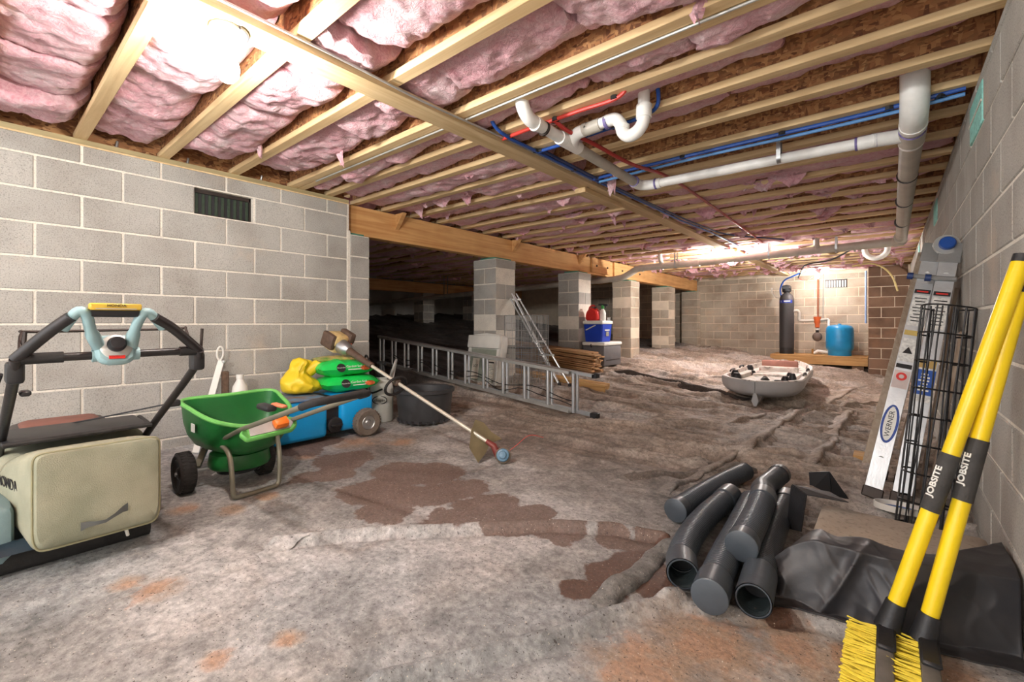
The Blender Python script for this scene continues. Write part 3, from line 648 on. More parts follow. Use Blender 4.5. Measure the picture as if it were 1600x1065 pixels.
# grey cross pipe at Y = 7.5, dropping under the girder
zc = 2.03
B().tube([(.12, 7.40, zc + .004), (.06, 7.5, zc)], .062, 16).obj('elbow', m_pvcg, dp)
B().tube([(.14, 7.5, zc + .002), (-1.9, 7.5, zc - .04), (-3.32, 7.5, zc - .066)], .054, 16).obj('pipe', m_pvcg, dp)['label'] = 'grey cross pipe under the far joists'
B().tube(bez([(-3.28, 7.5, zc - .066), (-3.40, 7.5, zc - .075), (-3.55, 7.5, zc - .15), (-3.68, 7.5, zc - .205), (-3.82, 7.5, zc - .222)], 5), .058, 16).obj('elbow', m_pvcg, dp)
B().tube([(-3.78, 7.5, zc - .220), (-6.5, 7.5, zc - .30), (-11.8, 7.5, zc - .46)], .054, 14).obj('pipe', m_pvcg, dp)
for x in (-.35, -1.0, -1.75, -2.35, -2.95, -3.30): collar((x, 7.5, zc - .015 + x * .0165), (1, 0, 0), .060, .02, m_pvcg)
for x in (-.55, -1.35, -2.72): hang((x, 7.5, zc - .012 + x * .017), .058, (1, 0, 0), JB + .02)
for x in (-4.6, -6.4, -8.4): hang((x, 7.5, zc - .11 + x * .029), .058, (1, 0, 0), JB + .02)
for x in (-2.95, -.75): B().tube([(x, 7.5, zc - .05), (x - .02, 7.46, zc + .05), (x - .02, 7.45, zc + .2)], .035, 12).obj('tee_branch', m_pvcg, dp)
hang((-.55, 3.37, z0), .034, (1, 0, 0), JB + .05); hang((.11, 4.9, 2.07), RB, (0, 1, 0), JB + .02); hang((.11, 6.6, 2.055), RB, (0, 1, 0), JB + .02)
B().bb((-.60, 3.36, JB + .01), (-.40, 3.375, JB + .12)).obj('backing_block', m_oldx, dp)
# loop of pipe below the far cross pipe
lp = tag(B().tube(bez([(-.02, 8.0, 2.12), (-.02, 8.0, 2.0), (-.06, 8.0, 1.93), (-.14, 8.0, 1.90), (-.22, 8.0, 1.93), (-.26, 8.0, 2.0), (-.26, 8.0, 2.12)], 5), .035, 12).obj('trap_loop', m_pvc), 'small white drain trap loop hanging near the far right corner', 'drain trap')
# water lines
def line(name, pts, r, mat, label, clips=(), cat='water pipe', n=8):
    P = bez(pts, n); o = tag(B().tube(P, r, 8).obj(name, mat), label, cat)
    for c in clips:
        p = Vector(c); B().lathe([(r * 1.9, -.009), (r * 1.9, .009), (r * .9, .009), (r * .9, -.009), (r * 1.9, -.009)], 8, fr(p, (0, 0, 1), (1, 0, 0)) if False else Matrix.Translation(p)).obj('clamp', m_black, o)
    return o
zb = JB - .014
line('blue_water_line', [(-1.80, 1.92, JB + .08), (-1.80, 2.05, zb), (-1.815, 2.5, zb), (-1.82, 3.3, zb), (-1.80, 4.2, zb), (-1.78, 5.0, zb - .01), (-1.74, 6.0, zb), (-1.72, 7.3, zb)], .011, m_blue_pex, 'blue water line running along the strap board edge', [(-1.815, 2.42, zb), (-1.82, 2.9, zb), (-1.82, 3.3, zb), (-1.79, 4.6, zb)])
line('blue_water_line', [(-1.775, 2.45, zb), (-1.78, 3.2, zb - .004), (-1.75, 4.4, zb - .008), (-1.68, 5.4, zb - .02), (-1.60, 6.3, zb), (-1.1, 7.1, zb - .01)], .010, M('navy_pex', (32, 52, 104), .4), 'dark blue water line hanging loosely beside the strap board')
line('blue_water_line', [(-1.82, 2.44, zb), (-1.6, 2.43, zb - .004), (-1.3, 2.42, zb), (-1.06, 2.40, zb), (-.955, 2.36, zb + .02), (-.95, 2.34, JB + .13), (-.95, 2.34, JB + .26)], .011, m_blue_pex, 'blue water line passing behind the white trap', [(-1.24, 2.42, zb), (-1.79, 2.44, zb)])
line('blue_water_line', [(-1.82, 3.19, zb), (-1.3, 3.165, zb), (-.6, 3.16, zb), (-.1, 3.16, zb), (.29, 3.15, zb + .01)], .012, m_blue_pex, 'upper blue water line crossing to the right wall under a joist', [(-1.78, 3.19, zb), (-1.1, 3.165, zb), (-.5, 3.16, zb), (.0, 3.16, zb), (.2, 3.16, zb)])
line('blue_water_line', [(-1.78, 3.22, zb - .022), (-1.0, 3.19, zb - .018), (-.4, 3.185, zb - .022), (.02, 3.185, zb - .018), (.29, 3.17, zb - .012)], .010, M('light_blue_pex', (96, 150, 206), .35), 'lower lighter blue water line crossing to the right wall')
line('red_water_line', [(-1.86, 2.13, zb), (-1.6, 2.12, zb), (-1.3, 2.115, zb + .0), (-1.05, 2.11, zb), (-1.0, 2.11, JB + .08)], .011, m_red_pex, 'short red water line along the joist behind the white elbow', [(-1.80, 2.13, zb), (-1.56, 2.12, zb), (-1.45, 2.118, zb), (-1.08, 2.11, zb)])
line('red_water_line', [(-1.46, 2.12, zb), (-1.44, 2.22, zb - .03), (-1.40, 2.5, zb - .045), (-1.36, 2.9, zb - .06), (-1.32, 3.4, zb - .02), (-1.33, 4.1, zb + .0), (-1.35, 5.5, zb), (-1.38, 7.2, zb)], .0125, M('dark_red_pex', (172, 48, 42), .4), 'long sagging red water line crossing under many joists', [(-1.46, 2.13, zb), (-1.345, 3.15, zb - .035)])
line('grey_cable', [(-1.835, .2, JB - .008), (-1.84, 1.0, JB - .012), (-1.835, 1.5, JB - .03), (-1.845, 2.2, JB - .012), (-1.84, 3.2, JB - .02)], .006, m_alu2, 'grey electric cable stapled along the strap board edge', cat='cable')
line('grey_cable', [(-3.6, 1.804, JB - .005), (-2.2, 1.804, JB - .008), (-1.7, 1.804, JB - .008), (-.8, 1.803, JB - .006), (.2, 1.804, JB - .008)], .006, m_alu2, 'grey electric cable running along the doubled joist', cat='cable')
line('yellow_hose', [(-.55, 10.9, 2.10), (-.38, 10.9, 2.13), (-.22, 10.92, 2.12), (-.06, 10.95, 2.02), (.05, 10.98, 1.85), (.12, 11.0, 1.6)], .016, M('cream_hose', (226, 206, 140), .5), 'pale yellow hose drooping in front of the brown block pier', cat='hose')
line('blue_cable', [(-.4, 8.4, 2.12), (-.75, 9.2, 2.06), (-1.2, 10.0, 2.09), (-1.45, 11.2, 2.03), (-1.58, 12.0, 2.03)], .013, m_black, 'dark cable sagging under the far joists toward the black tank', cat='cable')
# ================================================================ well equipment on the platform
pz = .30
pf = thing('platform', (-1.2, 12.1, pz), 'low pine platform on blocks carrying the black and blue tanks', 'platform')
B().bb((-2.1, 11.75, .115), (-.335, 11.79, pz - .022), .003).obj('front_joist', m_pinex, pf)
for k in range(5): B().bb((-2.1, 11.75 + k * .168, pz - .02), (-.335, 11.75 + k * .168 + .16, pz), .003).obj('deck_plank', m_pinex, pf)
B().bb((-2.1, 12.5, .115), (-.335, 12.54, pz - .022)).obj('rear_joist', m_pinex, pf)
for x in (-1.95, -1.2, -.5): B().bb((x - .1, 11.8, gz(x, 12.0) - .08), (x + .1, 12.4, .114), .004).obj('support_block', m_blockb, pf)
m_tankb = M('charcoal_wrap', (58, 56, 56), .6, var=.1, scale=40)
ft = thing('filter_tank', (-1.83, 12.15, pz), 'tall charcoal water filter tank with black valve head', 'water tank')
T = Matrix.Translation((-1.83, 12.15, pz))
B().lathe([(0, 0), (.145, 0), (.148, .02), (.148, .14)], 24, T).obj('base', m_black, ft)
B().lathe([(.146, .14), (.15, .145), (.15, 1.20), (.147, 1.27), (.12, 1.35), (.07, 1.395), (0, 1.40)], 24, T).obj('body', m_tankb, ft)
B().lathe([(.06, 1.38), (.06, 1.42), (.085, 1.43), (.095, 1.45), (.095, 1.50), (.075, 1.51), (.075, 1.58), (0, 1.60)], 16, T).obj('valve_head', m_black, ft)
B().box((-1.83, 12.14, pz + 1.53), (.17, .17, .09), None, .015).obj('valve_body', m_black, ft)
lb = B(); lb.grid([[Vector((-1.83 + .1512 * math.sin(a), 12.15 - .1512 * math.cos(a), pz + z)) for z in (1.17, 1.24)] for a in [R(-55 + 11 * k) for k in range(11)]]); lb.obj('label_band', M('blue_label', (42, 62, 150), .4), ft)
text('lettering', 'S', .055, fr((-1.83 - .09, 12.15 - .126, pz + 1.205), (.8, -.6, 0), (0, 0, 1)), m_white, ft); B().box((-1.80, 12.15 - .1525, pz + 1.212), (.13, .002, .022)).obj('printed_line', m_white, ft)
line('blue_hose', [(-1.93, 12.12, pz + 1.28), (-1.95, 12.1, pz + 1.5), (-1.86, 12.0, pz + 1.68), (-1.70, 11.95, pz + 1.76), (-1.5, 11.9, pz + 1.84)], .018, m_blue_pex, 'blue hose curving from the filter tank up to the joists', cat='hose')
line('white_hose', [(-1.92, 12.1, pz + 1.34), (-2.02, 12.2, pz + 1.30), (-2.15, 12.3, pz + 1.42), (-2.16, 12.3, pz + 1.55)], .012, m_white, 'thin white drain hose looping beside the filter tank head', cat='hose')
bt = thing('pressure_tank', (-.83, 12.15, pz), 'squat bright blue pressure tank on the platform', 'water tank')
T = Matrix.Translation((-.83, 12.15, pz)); m_cy = M('cyan_tank', (22, 146, 206), .4, var=.08, coat=.3)
B().lathe([(0, 0), (.21, 0), (.215, .03), (.215, .10), (.235, .13)], 26, T).obj('base', m_cy, bt)
B().lathe([(.23, .12), (.25, .16), (.253, .22), (.253, .54), (.245, .60), (.21, .645), (.12, .668), (0, .675)], 26, T).obj('body', m_cy, bt)
B().lathe([(0, .66), (.03, .66), (.03, .69), (0, .695)], 10, T).obj('air_cap', m_cy, bt)
pp = thing('pump_piping', (-1.2, 12.2, pz), 'white well piping with orange pressure switch between the tanks', 'pipe')
B().tube(bez([(-1.69, 12.15, pz + .98), (-1.62, 12.15, pz + .99), (-1.585, 12.17, pz + .93), (-1.585, 12.17, pz + .80), (-1.54, 12.17, pz + .76), (-1.2, 12.17, pz + .77), (-1.06, 12.17, pz + .79)], 5), .033, 10).obj('pipe', m_pvcg, pp)
B().tube([(-1.06, 12.17, pz + .80), (-1.03, 12.17, pz + .78), (-1.03, 12.17, pz + .07), (-1.15, 12.15, pz + .05)], .026, 10).obj('pipe', m_pvc, pp)
B().lathe([(.055, .10), (.075, .11), (.06, -.02), (.045, -.06), (.045, -.13), (0, -.13)], 14, Matrix.Translation((-1.24, 12.17, pz + .74))).obj('orange_switch', M('orange_plastic', (226, 108, 52), .45), pp)
B().lathe([(0, -.16), (.05, -.13), (.05, -.10), (0, -.10)], 14, Matrix.Translation((-1.24, 12.17, pz + .69))).obj('union', m_white, pp)
B().ball((-1.24, 12.17, pz + .40), .095, (1, .7, 1.1)).obj('shadow_ball', M('shadow_ball_brown', (108, 92, 82), .5), pp)  # brown ball put in for a round shadow on the end wall
B().tube([(-1.24, 12.17, pz + .5), (-1.24, 12.17, pz + .62)], .03, 10).obj('neck', m_dark, pp)
B().tube([(-1.30, 12.1, pz + .03), (-1.22, 12.1, pz + .09), (-1.12, 12.12, pz + .07), (-1.0, 12.13, pz + .06)], .03, 10).obj('valve_pipe', m_pvc, pp); B().tube([(-1.32, 12.08, pz + .02), (-1.32, 12.08, pz + .13)], .02, 8).obj('tap', M('brass', (180, 140, 80), .4, .6), pp)
line('copper_pipe', [(-1.24, 12.3, pz + .84), (-1.24, 12.3, 1.5), (-1.24, 12.3, 2.16)], .014, m_copper, 'copper pipe rising from the orange switch to the ceiling')
line('grey_conduit', [(-1.17, 12.57, pz + .8), (-1.17, 12.57, 1.4), (-1.17, 12.57, 2.14)], .008, m_alu2, 'thin grey conduit on the end wall', cat='conduit')
line('blue_white_pipe', [(-.375, 12.0, 1.0), (-.375, 12.0, 1.5), (-.375, 12.0, 2.10)], .02, M('pale_blue_pipe', (150, 176, 214), .4), 'pale blue pipe standing against the edge of the brown pier')
tag(B().tube(bez([(-1.55, 11.95, 2.02), (-1.5, 11.9, 1.97), (-1.4, 11.9, 1.96), (-1.3, 11.9, 2.02)], 5), .008, 6).obj('wire', m_red_pex), 'loop of red and white wire near the bulb by the end wall', 'wire')
# ================================================================ kayak
m_camo = None
def make_camo():
    m = bpy.data.materials.new('camo_hull'); t, n, l, b = NT(m); p = pos(n, l)
    c = ramp(n, l, noise(n, l, p, 5, 4, .6, 1.2), [(.36, lin((86, 80, 74))), (.42, lin((196, 188, 178))), (.58, lin((226, 222, 216))), (.66, lin((190, 158, 146)))])
    l.new(c, b.inputs['Base Color']); b.inputs['Roughness'].default_value = .45; return m
m_camo = make_camo(); m_hull = M('grey_hull', (178, 178, 178), .45, var=.15, scale=2.5)
kz = floor_z(-1.2, 6.6) + .012
def kx(Y): return -1.14 - .12 * (Y - 5.56) / 1.7 if Y < 7.3 else -1.26 - .06 * (Y - 7.3) / 1.7
ky = thing('kayak', (-1.25, 7.2, kz), 'grey and white camouflage fishing kayak lying on the ground sheet', 'kayak')
ss = [0, .008, .03, .07, .13, .22, .34, .48, .62, .76, .88, .95, .985, 1]
def kw(s): return .44 * min(1, (1 - (1 - min(s / .17, 1)) ** 2.6)) * (1 - max(0, (s - .62) / .38) ** 2.2 * .8) + .002
def kg(s): return .255 + .02 * (1 - s) ** 2 + .15 * max(0, s - .8)
P = []
for s in ss:
    Y = 5.54 + 3.5 * s; w = kw(s); g = kg(s); bot = .055 + .09 * max(0, 1 - s / .12) ** 1.5 + .08 * max(0, (s - .85) / .15)
    row = [];
    for k in range(21):
        a = math.pi * k / 20; cx = math.cos(a); row.append(Vector((kx(Y) + w * (abs(cx) ** .72) * (1 if cx > 0 else -1), Y, kz + g - (g - bot) * math.sin(a) ** .62 - .035 * (1 - abs(cx)) ** 2 * 0)))
    P.append(row)
hb = B(); hb.grid(P)
hb.grid([[a, b] for a, b in zip(P[0], P[0][::-1])]); hb.obj('hull', m_hull, ky, 50)
# centre fin and side chines underneath
fb = B(); F1 = []
for s in (0, .02, .05, .10, .2, .4, .7, .95):
    Y = 5.545 + 3.5 * s; hw = .018 + .10 * min(1, s / .2) * 0 + .012; zt = .15 if s < .06 else .10; zl = .004 + .04 * max(0, s - .7)
    x = kx(Y); F1.append([Vector((x - (.014 if s < .03 else .13 * min(1, .35 + s * 4)), Y, kz + zt)), Vector((x - .035, Y, kz + .06)), Vector((x - .012, Y, kz + zl)), Vector((x + .012, Y, kz + zl)), Vector((x + .035, Y, kz + .06)), Vector((x + (.014 if s < .03 else .13 * min(1, .35 + s * 4)), Y, kz + zt))])
fb.grid(F1); fb.bm.faces.new([fb.bm.verts.new(q) for q in F1[0]]); fb.obj('keel', m_hull, ky, 30)
# deck: recessed well with raised rim
D = []
for s in ss:
    Y = 5.54 + 3.5 * s; w = kw(s); g = kg(s); row = []
    for u in (-1, -.97, -.88, -.82, -.5, 0, .5, .82, .88, .97, 1):
        dz = .012 if abs(u) >= .86 and abs(u) < 1 else (0 if abs(u) == 1 else -.075 - .02 * math.cos(u * 4))
        if s < .03 or s > .97: dz = max(dz, -.02)
        row.append(Vector((kx(Y) + w * u, Y, kz + g + dz)))
    D.append(row)
B().grid(D).obj('deck', m_camo, ky, 40)
def kp(s, u): Y = 5.54 + 3.5 * s; return kx(Y) + kw(s) * u, Y, kz + kg(s)
for (s, u, w, d, h, z) in ((.28, 0, .34, .55, .03, -.08), (.16, 0, .28, .30, .035, -.075), (.46, 0, .40, .46, .05, -.08), (.64, 0, .5, .16, .09, -.08), (.82, 0, .42, .5, .03, -.075), (.36, -.66, .1, .7, .06, -.07), (.36, .66, .1, .7, .06, -.07)):
    x, Y, zz = kp(s, u); B().box((x, Y, zz + z + h / 2), (w, d, h), None, .014, 2).obj('deck_panel', m_camo, ky)
for (s, u, r, h) in ((.15, -.62, .055, .10), (.20, -.72, .05, .12), (.11, .45, .05, .06), (.17, .55, .045, .09), (.16, .72, .04, .13), (.19, .05, .05, .05), (.30, -.05, .03, .03), (.42, .5, .035, .06), (.42, -.5, .035, .06), (.58, -.8, .05, .09), (.09, -.1, .03, .03)):
    x, Y, zz = kp(s, u); B().lathe([(r, 0), (r, h * .6), (r * .6, h), (0, h)], 10, Matrix.Translation((x, Y, zz - .06))).obj('deck_fitting', m_black, ky)
for s in (.30, .5):
    for sg in (-1, 1):
        x, Y, zz = kp(s, sg * .93); B().tube(bez([(x, Y - .12, zz), (x, Y - .08, zz + .035), (x, Y + .08, zz + .035), (x, Y + .12, zz)], 3), .012, 6).obj('carry_handle', m_black, ky)
x, Y, zz = kp(.64, 0); B().bb((x - .24, Y + .06, zz - .02), (x + .24, Y + .12, zz + .10), .02, 2).obj('seat_back', M('red_brown_seat', (170, 122, 108), .7), ky)
# ================================================================ extension ladder on its edge
A0 = Vector((-2.13, 3.73, 0)); A1 = Vector((-5.78, 3.85, 0)); ex = (A1 - A0).normalized(); ey = Vector((0, 0, 1)).cross(ex)
def lz(t): p = A0.lerp(A1, t); return .105 + .33 * t ** 1.05
ld = thing('extension_ladder', (-3.9, 3.79, lz(.5)), 'aluminium extension ladder lying on its long edge across the opening', 'ladder')
for off, t0, t1, nm in ((0, 0.0, 1.0, 'rail'), (-.055, .06, .97, 'rail')):
    for h in (.035, .405):
        a = A0.lerp(A1, t0) - ey * off; b_ = A0.lerp(A1, t1) - ey * off
        a.z = lz(t0) + h; b_.z = lz(t1) + h - .03 * t1
        q = B(); L = (b_ - a).length; mt = fr((a + b_) / 2, b_ - a, ey)
        q.box((0, 0, .012 if h > .2 else -.012), (L, .05, .006), mt, .001); q.box((0, .024, 0), (L, .004, .028), mt); q.box((0, -.024, 0), (L, .004, .028), mt)
        q.obj(nm, m_alu2 if off else m_alu, ld)
for k in range(12):
    t = .048 + k * .0835
    for off in (0, -.055):
        if off and (k == 0): pass
        dx = 0 if off == 0 else .002
        p = A0.lerp(A1, t + dx) - ey * off; B().tube([Vector((p.x, p.y, lz(t) + .03)), Vector((p.x, p.y, lz(t) + .405 - .03 * t))], .0165, 10).obj('rung', m_alu, ld)
for h in (.01, ):
    B().box((0, 0, 0), (.07, .075, .05), fr(A0 + Vector((.02, .0, lz(0) + .035)), ex, ey), .006).obj('foot', m_black, ld)
B().box((0, 0, 0), (.05, .07, .045), fr(A0 + Vector((.0, .05, lz(0) + .40)), ex, ey), .004).obj('foot', m_black, ld)
rp = [A0.lerp(A1, t) + ey * .03 + Vector((0, 0, lz(t) + .16 - .03 * math.sin(t * 25))) for t in [k / 40 for k in range(2, 38)]]
B().tube(rp, .005, 6).obj('rope', m_black, ld)
B().tube([p + Vector((0, 0, -.05 + .02 * math.sin(k))) for k, p in enumerate(rp)], .005, 6).obj('rope', m_black, ld)
# ================================================================ white panel with sign sheets
def zf(x, y): return gz(x, y)
px0, px1, pY = -4.16, -3.62, 4.06
zb_ = zf(-3.9, 4.05) - .02
pt = fr((-3.9, pY, zb_), (1, -.10, 0), (0, .16, 1))
sg = thing('utility_box', (-3.9, pY, zb_), 'white hooded plastic box front with sign papers behind the ladder', 'sign board')
B().prism([(-.28, 0), (.28, 0), (.30, .50), (.30, .60), (.20, .625), (0, .635), (-.22, .625), (-.30, .60), (-.30, .5)], -.10, pt, .01).obj('shell', m_white, sg)
B().prism([(-.24, .03), (.235, .03), (.255, .43), (-.26, .43)], .004, pt).obj('panel', M('grey_green_panel', (150, 156, 142), .6), sg)
B().bb((-.30, .44, 0), (.30, .60, .05), .012, 2, pt).obj('hood', m_white, sg)
for x in (-.27, .27): B().bb((x - .022, .0, 0), (x + .022, .46, .03), .004, 1, pt).obj('side_flange', m_white, sg)
m_paper = M('paper', (236, 230, 214), .8, var=.03)
B().bb((-.20, .05, .005), (-.07, .31, .008), 0, 1, pt).obj('paper_sheet', m_paper, sg); B().bb((.08, .05, .005), (.225, .30, .008), 0, 1, pt).obj('paper_sheet', m_paper, sg)
m_ink = M('ink', (34, 30, 30), .7, var=.02)
text('lettering', 'LOT', .05, pt @ Matrix.Translation((-.135, .21, .0085)), m_ink, sg); B().bb((.10, .262, .0082), (.205, .280, .0088), 0, 1, pt).obj('printed_heading', m_ink, sg)
for k in range(9): B().bb((.095, .075 + .019 * k, .0082), (.21 - .02 * (k % 3), .079 + .019 * k, .0088), 0, 1, pt).obj('printed_line', m_ink, sg)
B().lathe([(0, 0), (.014, 0), (.014, .012), (0, .014)], 10, pt @ Matrix.Translation((.03, .2, .004))).obj('latch', m_black, sg)
# ================================================================ wire cage and poles
cg = thing('wire_cage', (-3.5, 4.55, zf(-3.5, 4.5)), 'tall grey wire mesh cage standing against the nearest beam pier', 'cage')
cz = zf(-3.5, 4.45); x0, x1, y0, y1, ch = -3.70, -3.27, 4.28, 4.62, .86
def wires(name, segs, r, mat, par):
    q = B()
    for a, b_ in segs: q.tube([a, b_], r, 4, cap=False)
    o = q.obj(name, mat, par); return o
def panel(p, q, n1, n2, h):
    p = Vector(p); q = Vector(q); s = []
    for i in range(n1 + 1): a = p.lerp(q, i / n1); s.append((a, a + Vector((0, 0, h))))
    for j in range(n2 + 1): z = Vector((0, 0, h * j / n2)); s.append((p + z, q + z))
    return s
for a, b_, n_ in (((x0, y0, cz), (x1, y0, cz), 17), ((x1, y0, cz), (x1, y1, cz), 13), ((x1, y1, cz), (x0, y1, cz), 17), ((x0, y1, cz), (x0, y0, cz), 13)):
    wires('wire_panel', panel(a, b_, n_, 9, ch), .0024, m_steel, cg)
for x in (x0, x1):
    for y in (y0, y1): B().tube([(x, y, cz - .01), (x, y, cz + ch)], .005, 6).obj('corner_wire', m_steel, cg)
B().bb((x0 + .01, y0 + .01, cz + .45), (x1 - .06, y1 - .01, cz + .456), 0, 1).obj('shelf_tray', m_dark, cg)
pl = thing('pole_bundle', (-3.2, 4.75, zf(-3.2, 4.7)), 'bundle of thin aluminium poles leaning on the nearest beam pier', 'pole')
for k, (bx, by, tx, ty, tz) in enumerate(((-3.16, 4.70, -3.865, 4.62, 1.40), (-3.20, 4.76, -3.86, 4.66, 1.38), (-3.07, 4.80, -3.855, 4.70, 1.40), (-3.28, 4.84, -3.86, 4.58, 1.33))):
    B().tube([(bx, by, zf(bx, by) + .012), (tx, ty, tz)], .011, 8).obj('pole', m_alu, pl); B().lathe([(0, 0), (.022, 0), (.02, .03), (.012, .035)], 10, Matrix.Translation((bx, by, gmax(bx, by, .02)))).obj('foot', m_black, pl)
for t in (.3, .45, .93): B().bar(Vector((-3.16, 4.70, .25)).lerp(Vector((-3.865, 4.62, 1.40)), t) + Vector((-.08, 0, 0)), Vector((-3.07, 4.80, .25)).lerp(Vector((-3.855, 4.70, 1.40)), t) + Vector((.02, 0, 0)), .02, .02).obj('clip', m_alu2, pl)
# ================================================================ lumber
ls_ = random.Random(4)
for k in range(11):
    for q in range(3):
        z = .23 + k * .0295; y = 6.0 + q * .105 + ls_.uniform(-.004, .004); xe = -3.42 + ls_.uniform(-.07, .06); tilt = .085
        L = ls_.uniform(1.75, 1.95)
        o = B().box((0, 0, 0), (L, .096, .021), fr((xe - L / 2, y, z + .018 + tilt * L / 2), (-1, 0, tilt), (0, 1, 0)), .002).obj('lumber_slat', m_oldx)
        tag(o, 'brown slat, %s from top, %s row of the stack beside the coolers' % (['lowest', 'tenth', 'ninth', 'eighth', 'seventh', 'sixth', 'fifth', 'fourth', 'third', 'second', 'first'][k], ['front', 'middle', 'rear'][q]), 'board', 'stacked wooden slats beside the coolers')
for k, (y, x, z, lb) in enumerate(((4.92, -2.62, .155, 'front pine beam lying on the sheet behind the ladder end'), (5.03, -2.66, .160, 'rear pine beam lying on the sheet behind the ladder end'))):
    tag(B().box((0, 0, 0), (1.6, .088, .088), fr((x - .8, y, z + .048 + .055), (-1, 0, .062), (0, 1, 0)), .004).obj('pine_beam', m_pinex), lb, 'board')
bk = thing('angle_bracket', (-2.55, 5.75, zf(-2.6, 5.7)), 'small black slotted bracket on the sheet beside the slat stack', 'bracket')
o_ = onY(929, 588, 5.45); B().box(o_, (.15, .012, .07), None, .002).obj('plate', m_black, bk)
for dx in (-.04, .03): B().box(o_ + Vector((dx, -.008, .005)), (.02, .004, .03), None, .002).obj('hole', m_steel, bk)
bk.location = o_ + Vector((0, 0, -.035)); 
# ================================================================ coolers and what stands on them
m_cool = M('grey_cooler', (98, 96, 98), .55, var=.1); m_bluec = M('royal_blue', (24, 62, 178), .4, var=.07, coat=.2)
cz0 = max(gmax(-3.68, 6.6), gmax(-3.68, 6.95)) - .035
ck = thing('cooler', (-3.66, 6.7, cz0), 'large charcoal cooler with white lid under the blue one', 'cooler')
B().bb((-3.86, 6.43, cz0), (-3.47, 7.02, cz0 + .325), .02, 2).obj('body', m_cool, ck); B().bb((-3.875, 6.415, cz0 + .327), (-3.455, 7.035, cz0 + .385), .022, 2).obj('lid', m_white, ck)
B().bb((-3.469, 6.5, cz0 + .09), (-3.464, 6.95, cz0 + .10)).obj('trim_line', m_dark, ck); B().tube([(-3.70, 6.43, cz0 + .30), (-3.70, 6.405, cz0 + .33), (-3.70, 6.43, cz0 + .37)], .008, 6).obj('latch', m_dark, ck)
c1 = cz0 + .386
cb = thing('cooler', (-3.68, 6.62, c1), 'small royal blue cooler with white lid and swing handle', 'cooler')
q = B(); P = []
for z, e in ((0, -.028), (.01, -.02), (.285, 0)):
    P.append([Vector((-3.69 + sx * (.175 + e), 6.62 + sy * (.17 + e), c1 + z)) for sx, sy in ((-1, -.88), (-.88, -1), (.88, -1), (1, -.88), (1, .88), (.88, 1), (-.88, 1), (-1, .88))])
q.grid(P, closev=True); q.bm.faces.new([q.bm.verts.new(v) for v in P[0][::-1]]); q.bm.faces.new([q.bm.verts.new(v) for v in P[-1]]); q.obj('body', m_bluec, cb, 25)
B().bb((-3.875, 6.44, c1 + .286), (-3.505, 6.80, c1 + .345), .018, 2).obj('lid', m_white, cb)
B().bar((-3.80, 6.425, c1 + .19), (-3.62, 6.415, c1 + .27), .014, .03, (0, 1, 0), .004).obj('handle', m_white, cb); B().box((-3.517, 6.62, c1 + .19), (.004, .16, .022), None, .001).obj('badge', m_white, cb); B().box((-3.519, 6.63, c1 + .13), (.004, .09, .075), None, .001).obj('sticker', M('sticker_grey', (150, 146, 130), .5, var=.4, scale=60), cb)
c2 = c1 + .346
gc = thing('gas_can', (-3.74, 6.55, c2), 'red plastic fuel can on the blue cooler lid', 'fuel can'); m_redc = M('red_can', (214, 44, 36), .45, var=.06)
B().prism([(-.11, 0), (.11, 0), (.115, .11), (.085, .17), (.03, .205), (-.03, .215), (-.085, .16), (-.115, .10)], .15, fr((-3.73, 6.62, c2), (1, 0, 0), (0, 0, 1)), .022).obj('body', m_redc, gc)
B().tube(bez([(-3.82, 6.545, c2 + .15), (-3.79, 6.545, c2 + .225), (-3.72, 6.545, c2 + .245), (-3.66, 6.545, c2 + .17)], 4), .014, 8).obj('handle', m_redc, gc); B().lathe([(.02, 0), (.022, .03), (0, .03)], 10, Matrix.Translation((-3.69, 6.545, c2 + .195))).obj('cap', m_black, gc)
sb = thing('spray_bottle', (-3.60, 6.60, c2), 'white spray bottle with green cap and black trigger beside the red fuel can', 'bottle')
T = Matrix.Translation((-3.59, 6.60, c2)); B().lathe([(0, 0), (.05, 0), (.052, .01), (.052, .12), (.04, .16), (.02, .185), (.02, .20)], 16, T).obj('body', m_white, sb)
B().lathe([(.024, .19), (.026, .23), (.022, .25), (0, .25)], 12, T).obj('collar', M('green_cap', (60, 160, 70), .4), sb)
B().bar((-3.66, 6.59, c2 + .262), (-3.50, 6.61, c2 + .25), .03, .035, (0, 0, 1), .006).obj('trigger_head', m_black, sb); B().bar((-3.55, 6.60, c2 + .25), (-3.535, 6.60, c2 + .20), .015, .012, (0, 1, 0)).obj('trigger', m_black, sb)
gj = thing('small_tin', (-3.56, 6.72, c2), 'tiny metal tin on the right edge of the blue cooler lid', 'tin'); B().lathe([(0, 0), (.03, 0), (.03, .045), (0, .045)], 12, Matrix.Translation((-3.56, 6.74, c2))).obj('body', m_steel, gj); B().lathe([(0, .0455), (.031, .0455), (.031, .053), (0, .053)], 12, Matrix.Translation((-3.56, 6.74, c2))).obj('lid', m_alu2, gj)
